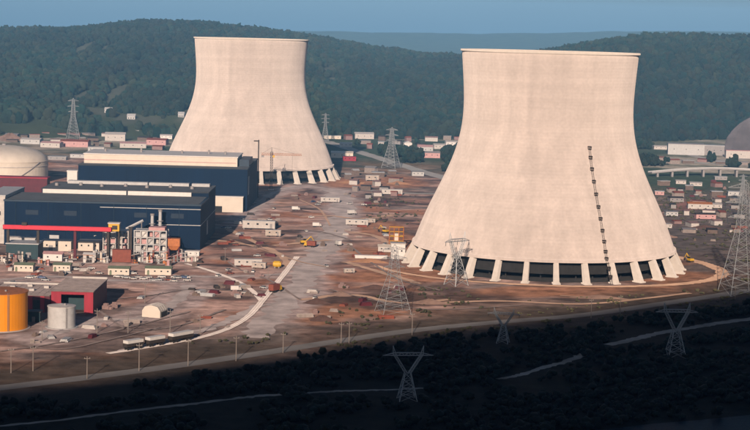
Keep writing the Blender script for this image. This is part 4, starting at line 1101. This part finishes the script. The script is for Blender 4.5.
# ------------------------------------------------------------------ far sheds and houses
FARB = [
 (668,704,155,144.5,20,M_LGREY,M_GREY,'flat','wide grey far shed right of the nearer tower'),(704,724,155.5,146,18,M_GREY,M_LGREY,'flat','blocky grey far shed next to the spoil mound'),
 (726,756,158.5,151,12,M_OFFWH,M_PINK,'flat','pale far shed at the right edge'),(654,668,149.5,146.5,10,M_OFFWH,M_OFFWH,'gable_x','small white far shed by the nearer tower right edge'),
 (688,712,209,204,9,M_OFFWH,M_RUSTOR,'gable_x','orange-red roofed shed right of the nearer tower'),(711,722,208,204.5,8,M_OFFWH,M_OFFWH,'gable_x','white shed next to the orange-red roofed one'),
 (676,686,184,181,8,M_OFFWH,M_OFFWH,'gable_x','white hut below the bridge, left one'),(690,702,186,183,8,M_OFFWH,M_OFFWH,'gable_x','white hut below the bridge, right one'),
 (696,716,219,214.5,8,M_PINK,M_RUST,'gable_x','pinkish shed below the orange-red roofed one'),(666,678,216,212,8,M_LGREY,M_GREY,'flat','grey hut at the nearer tower right flank'),
 (655,664,195,191.5,8,M_PINK,M_LGREY,'flat','pink-grey hut against the nearer tower right edge'),(670,684,202,198,9,M_GREY,M_RUST,'gable_x','dark grey shed left of the orange-red roof'),
 (728,742,196,192,9,M_LGREY,M_LGREY,'flat','grey shed near the right edge below the bridge'),(715,727,180,177,9,M_GREY,M_LGREY,'flat','grey far hut under the bridge end'),
 (660,672,228,224.5,7,M_OFFWH,M_OFFWH,'flat','pale slab hut low at the nearer tower right side'),
 (322,333,134,128.5,16,M_OFFWH,M_OFFWH,'gable_y','white gabled barn just right of the farther tower'),(324,341,139,136,10,M_CREAM,M_WHITE,'flat','low cream shed below the white gabled barn'),
 (355,374,139,134,14,M_OFFWH,M_OFFWH,'gable_x','long bright white far shed between the towers'),(331,353,158,153,14,M_CREAM,M_CREAM,'gable_x','cream shed near the farther tower right foot'),
 (343,356,161,157,9,M_MAROON,M_MAROON,'flat','maroon low hut by the cream shed'),
 (404,412,149,143,12,M_WHITE,M_LGREY,'gable_y','narrow white far house beside the distant pylon'),(418,433,153,147,12,M_LGREY,M_PINK,'gable_x','pinkish roofed far house in the valley trees'),
 (434,446,149,145,10,M_OFFWH,M_OFFWH,'gable_x','white far house near the nearer tower left edge'),(446,458,146,142,10,M_WHITE,M_OFFWH,'gable_x','white far shed touching the nearer tower left edge'),
 (424,440,158,153,10,M_PINK,M_GREY,'gable_x','pinkish far house below the valley trees'),(378,388,146,142.5,9,M_OFFWH,M_LGREY,'gable_x','small pale far house left of the distant pylon'),
 (340,352,147,143.5,9,M_LGREY,M_OFFWH,'gable_x','grey far house above the valley road'),(412,424,176,172,9,M_LGREY,M_GREY,'flat','grey hut on the valley road bend'),
 (105,125,141,134.5,16,M_OFFWH,M_OFFWH,'gable_x','white far shed behind the rear navy building'),(60,88,147,141.5,16,M_PINK,M_RUSTRD,'gable_x','pink-red roofed far shed left of the rear navy building'),
 (40,60,147.5,143,14,M_OFFWH,M_PINK,'gable_x','pale far shed behind the white tank'),(20,40,144,139.5,14,M_LGREY,M_OFFWH,'gable_x','grey far shed at the left behind the white tank'),
 (88,104,152,147.5,14,M_LGREY,M_OFFWH,'flat','flat pale shed left of the cream upper storey'),(120,146,148,143.5,14,M_OFFWH,M_PINK,'gable_x','long pale far shed behind the cream upper storey'),
 (146,166,145,140,14,M_PINK,M_RUSTRD,'gable_x','red roofed far shed left of the farther tower'),(70,90,158,154.5,12,M_LGREY,M_GREY,'flat','low grey shed before the red roofed far shed'),
 (48,66,160,157,10,M_GREY,M_LGREY,'flat','low grey shed right of the white tank'),(160,172,139,135.5,10,M_WHITE,M_OFFWH,'gable_x','small white shed touching the farther tower left edge'),
 (126,138,135,131.5,10,M_LGREY,M_WHITE,'gable_x','small pale shed under the hill, left of the farther tower')]
for i, (a, b_, yb, yt, dep, mw, mr, rt, lab) in enumerate(FARB):
    block(a, b_, yb, yt, dep, 'far_shed', lab, 'shed', mw, mr, rt, wins=3 if b_-a > 11 else 2, group='distant sheds', rz=random.uniform(-.15, .15))
FLM = [(15,142,'the pinkish soil bank'),(73,141,'the slim distant pylon'),(115,138,'the white far shed'),(156,143,'the red roofed far shed'),(330,133,'the white gabled barn'),(364,137,'the bright white far shed'),(391,168,'the distant pylon'),
       (425,152,'the pinkish roofed far house'),(450,145,'the nearer tower left edge'),(345,157,'the cream far shed'),(690,150,'the wide grey far shed'),(738,157,'the grey rounded mound'),(715,170,'the road bridge'),(700,207,'the orange-red roofed shed'),(660,195,'the nearer tower right edge'),(740,230,'the tallest pylon')]
LMK0 = LMK; LMK = FLM
M_DPINK = mat('dull_pink', (.26, .165, .155), .8, .3, .4)
cols = [(M_GREY, M_RUST, 'grey'), (M_DUSTY, M_GREY, 'dusty'), (M_DPINK, M_RUSTRD, 'pinkish'), (M_OFFWH, M_DPINK, 'pale'), (M_DUSTB, M_RUST, 'dark brown'), (M_DUSTY, M_RUSTRD, 'red-roofed'), (M_DUSTB, M_LGREY, 'grey-roofed')]
FB2 = []
def clash(x, y, w_): return any(abs(y-q[2]) < 4 and x < q[1]+2 and x+w_ > q[0]-2 for q in FARB+FB2)
for (xa, xb, ya, yb2, cnt) in ((0, 185, 136, 150, 30), (330, 458, 131, 150, 22), (345, 440, 172, 200, 14), (650, 746, 150, 166, 12), (652, 735, 178, 236, 24)):
    n = 0; tries = 0
    while n < cnt and tries < 900:
        tries += 1
        x = random.uniform(xa, xb); y = random.uniform(ya, yb2); w_ = random.uniform(5, 13)
        if clash(x, y, w_): continue
        if x < 60 and y > 143: continue
        if 318 < x+w_/2 < 465 and abs(y-np.interp(x+w_/2, [322,350,385,420,452], [140,149,160,171,180])) < 4: continue
        if x > 640 and abs(y-np.interp(x, [650,695,720,775], [177,175,175,177])) < 5: continue
        if x+w_ > 400 and 170 < y and x < 640: continue
        ed = np.interp(y, [140,176,222,250], [641,652,668,680])
        if 470 < x < ed+3: continue
        n += 1; mw, mr, cn = random.choice(cols); h_ = random.uniform(2.2, 4.2)*(1 if y < 165 else 1.2)
        FB2.append((x, x+w_, y, y-h_))
        block(x, x+w_, y, y-h_, random.uniform(6, 14), 'far_shed', where(x+w_/2, y, f'{cn} low shed'), 'shed', mw, mr, random.choice(('flat', 'gable_x', 'gable_x')), group='distant sheds', rz=random.uniform(-.35, .35))
FARB = FARB+[q for q in FB2]
LMK = LMK0
for i, (x, y, w_, lab) in enumerate(((131,119.5,8,'pale hillside house alone above the valley road'),(181,117.5,6,'white hillside house against the farther tower edge'),
        (108,113,7,'grey hillside house on the sloping clearing'))):
    h = hit(x, y); s = h.y/F*w_/2; o = thing('hill_house', lab, 'house', (h.x, h.y, h.z-.6), 0, 'houses on the hillside')
    MB().box(-s, s, 0, 9, -2, 5).build('wall', M_LGREY, o)
    MB().add([(-s-.4,-.4,5),(s+.4,-.4,5),(s+.4,9.4,5),(-s-.4,9.4,5),(-s-.4,4.5,8),(s+.4,4.5,8)], [(0,1,5,4),(2,3,4,5),(1,2,5),(3,0,4),(3,2,1,0)]).build('roof', M_LGREY, o)
    win_row(o, [-s*.6, 0, s*.6], 0, 1.6, 1.2, 1.6)

# ================================================================== WOODS
PH = (1+5**.5)/2
ICO = np.array([(-1,PH,0),(1,PH,0),(-1,-PH,0),(1,-PH,0),(0,-1,PH),(0,1,PH),(0,-1,-PH),(0,1,-PH),(PH,0,-1),(PH,0,1),(-PH,0,-1),(-PH,0,1)])/math.sqrt(1+PH*PH)
ICF = np.array([(0,11,5),(0,5,1),(0,1,7),(0,7,10),(0,10,11),(1,5,9),(5,11,4),(11,10,2),(10,7,6),(7,1,8),(3,9,4),(3,4,2),(3,2,6),(3,6,8),(3,8,9),(4,9,5),(2,4,11),(6,2,10),(8,6,7),(9,8,1)])
def wood(name, pos, rad, hgt, jit=.3, dark=1.0, lob=1, base=(.012, .026, .018), seed=0):
    rg = np.random.default_rng(seed); n = len(pos)
    if lob > 1:
        pos = np.repeat(pos, lob, 0); rad0 = np.repeat(rad, lob); hgt0 = np.repeat(hgt, lob)
        off = rg.normal(0, 1, (n*lob, 3)); pos = pos + off*np.stack([rad0*.42, rad0*.42, hgt0*.12], -1); pos[:, 2] += 0
        rad = rad0*rg.uniform(.42, .7, n*lob); hgt = hgt0*rg.uniform(.45, .8, n*lob); lift = hgt0*.28
    else: lift = np.zeros(n)
    n2_ = len(pos)
    s = np.stack([rad, rad, hgt*.55], -1)[:, None, :]
    V = ICO[None]*s*(1+rg.uniform(-jit, jit, (n2_, 12, 1)))
    a = rg.uniform(0, 6.28, n2_); ca, sa = np.cos(a)[:, None], np.sin(a)[:, None]
    V = np.stack([V[..., 0]*ca-V[..., 1]*sa, V[..., 0]*sa+V[..., 1]*ca, V[..., 2]], -1)
    V = V + pos[:, None, :] + np.stack([0*rad, 0*rad, hgt*.42+lift], -1)[:, None, :]
    Fc = ICF[None] + (np.arange(n2_)*12)[:, None, None]
    tone = rg.uniform(.7, 1.35, (n2_, 1))*np.array(base) + rg.uniform(-.008, .012, (n2_, 1))*np.array((1, .4, 0))
    tone = tone*(.45+1.1*fbm(pos[:, 0]/130, pos[:, 1]/170, 211))[:, None]
    tone = np.clip(np.repeat(tone, 12, 0)*dark, .004, 1)
    return stuff(np_mesh(name, V.reshape(-1, 3), Fc.reshape(-1, 3), M_TREE, tone))
# hillside forest
N = 76000
az = RNG.uniform(-.30, .30, N); Yd = 2200 + (4000-2200)*RNG.random(N)**1.15
X = np.tan(az)*Yd; Z = hill_z(X, Yd)
keep = (RNG.random(N) > clear_mask(X, Yd)*1.2) & (Z > -1) & ((Yd > 2330) | (fbm(X/60, Yd/60, 91) > .5))
X, Yd, Z = X[keep], Yd[keep], Z[keep]
sz = (.55+1.0*RNG.random(len(X))**2)*(.7+.7*fbm(X/150, Yd/150, 93))
wood('forest', np.stack([X, Yd, Z-1], -1), 4.3*sz, 10*sz, .34, seed=1)['label'] = 'wooded slopes of the hills behind the plant'
# valley woods
N = 26000
X = RNG.uniform(-520, 620, N); Yd = RNG.uniform(1560, 2330, N)
dens = np.where(Yd > 2050, .52, .60) - .02
m = (fbm(X/75, Yd/75, 101) > dens)
pxx = project(np.stack([X, Yd, 0*X], -1)); a_, b2 = pxx[:, 0], pxx[:, 1]
m &= ~((a_ < 470) & (b2 > 172)) & ~((a_ > 640) & (b2 > 202)) & ~((a_ > 30) & (a_ < 200) & (b2 > 141))
m &= ~((a_ > 655) & (b2 > 142) & (b2 < 153)) & ~((np.abs(a_-345) < 32) & (b2 > 148)) & ~((a_ < 60) & (b2 > 139))
rd = np.interp(a_, [322,350,385,420,452], [140,149,160,171,180]); m &= ~((np.abs(b2-rd) < 3.2) & (a_ > 318) & (a_ < 460))
for (xa, xb, yb, yt, *_r) in FARB: m &= ~((a_ > xa-3) & (a_ < xb+3) & (b2 > yb-7) & (b2 < yb+5))
br = np.interp(a_, [650,695,720,775], [178,176,176,178]); m &= ~((np.abs(b2-br) < 3.5) & (a_ > 645))
X, Yd = X[m], Yd[m]; sz = RNG.uniform(.6, 1.3, len(X))
wood('valley_woods', np.stack([X, Yd, 0*X], -1), 4.2*sz, 9*sz, .32, lob=3, seed=2)['label'] = 'dark tree clumps over the valley floor'
# scrub of the near river bank
N = 15000
X = RNG.uniform(-330, 420, N); Yd = RNG.uniform(560, 985, N)
pxx = project(np.stack([X, Yd, 0*X], -1)); a_, b2 = pxx[:, 0], pxx[:, 1]
bd = np.interp(a_, rx_, ry_); m = (b2 > bd+14+8*(fbm(X/30, Yd/30, 111)-.5)) & (fbm(X/26, Yd/26, 113) > .40)
for tr in ([(-20,428),(60,420),(130,411),(200,403),(250,397),(285,394)],[(305,393),(340,391),(380,390),(430,388)],[(497,379),(520,375),(545,367),(565,362),(584,354)],[(608,345),(635,339),(660,333),(690,328),(720,323),(765,317)]):
    yy_ = np.interp(a_, [t[0] for t in tr], [t[1] for t in tr]); m &= ~((b2-yy_ < 11) & (b2-yy_ > -2.5) & (a_ > tr[0][0]) & (a_ < tr[-1][0]))
wy = np.interp(a_, [560,610,650,700,760,900], [436,429,424,420,414,405]); m &= ~((a_ > 555) & (b2 > wy-2))
for (qx, qy) in ((407,400),(503,343),(675,357)): m &= ~((np.abs(a_-qx) < 9) & (np.abs(b2-qy) < 5))
X, Yd = X[m], Yd[m]; sz = RNG.uniform(.5, 1.3, len(X))
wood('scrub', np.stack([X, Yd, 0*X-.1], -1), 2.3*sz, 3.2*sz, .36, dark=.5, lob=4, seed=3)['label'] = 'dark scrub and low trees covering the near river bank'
# low bushes and weeds over the yard
N = 11000
X = RNG.uniform(-330, 330, N); Yd = RNG.uniform(760, 1700, N)
pxx = project(np.stack([X, Yd, 0*X], -1)); a_, b2 = pxx[:, 0], pxx[:, 1]
bd = np.interp(a_, rx_, ry_)
m = ((np.abs(b2-bd-8) < 6) | ((b2 > bd-20) & (b2 < bd-3) & (fbm(X/20, Yd/20, 121) > .55)) | ((a_ > 655) & (b2 < 270) & (b2 > 190) & (fbm(X/30, Yd/30, 123) > .48)) | ((a_ > 365) & (a_ < 420) & (b2 > 196) & (b2 < 225) & (fbm(X/20, Yd/20, 125) > .52)) | ((a_ > 340) & (a_ < 480) & (b2 > 288) & (b2 < 318) & (fbm(X/15, Yd/15, 127) > .55)))
m &= ~(np.abs(b2-bd) < 3) & (np.hypot(X-tc_.x, Yd-tc_.y) > 122)
X, Yd = X[m], Yd[m]; sz = RNG.uniform(.4, 1.2, len(X))
wood('yard_bushes', np.stack([X, Yd, 0*X-.1], -1), 1.3*sz, 1.6*sz, .36, lob=3, base=(.07, .07, .04), seed=4)['label'] = 'low weeds and bushes along the roads and yard edges'

# ================================================================== HAZE
TOP = max(float(BZ.max()), float(HZ.max()), 200) + 25
hz = MB().box(-12600, 12600, -4200, 13200, -6, TOP).build('haze', bpy.data.materials.new('haze_air'))
hm = hz.data.materials[0]; hm.use_nodes = True; n = hm.node_tree.nodes; n.clear()
out = n.new('ShaderNodeOutputMaterial'); pv = n.new('ShaderNodeVolumePrincipled')
pv.inputs['Color'].default_value = (.24, .56, 1.0, 1); pv.inputs['Density'].default_value = .000068; pv.inputs['Anisotropy'].default_value = -0.3
hm.node_tree.links.new(pv.outputs[0], out.inputs['Volume']); stuff(hz); hz['label'] = 'thin blue haze over the valley'
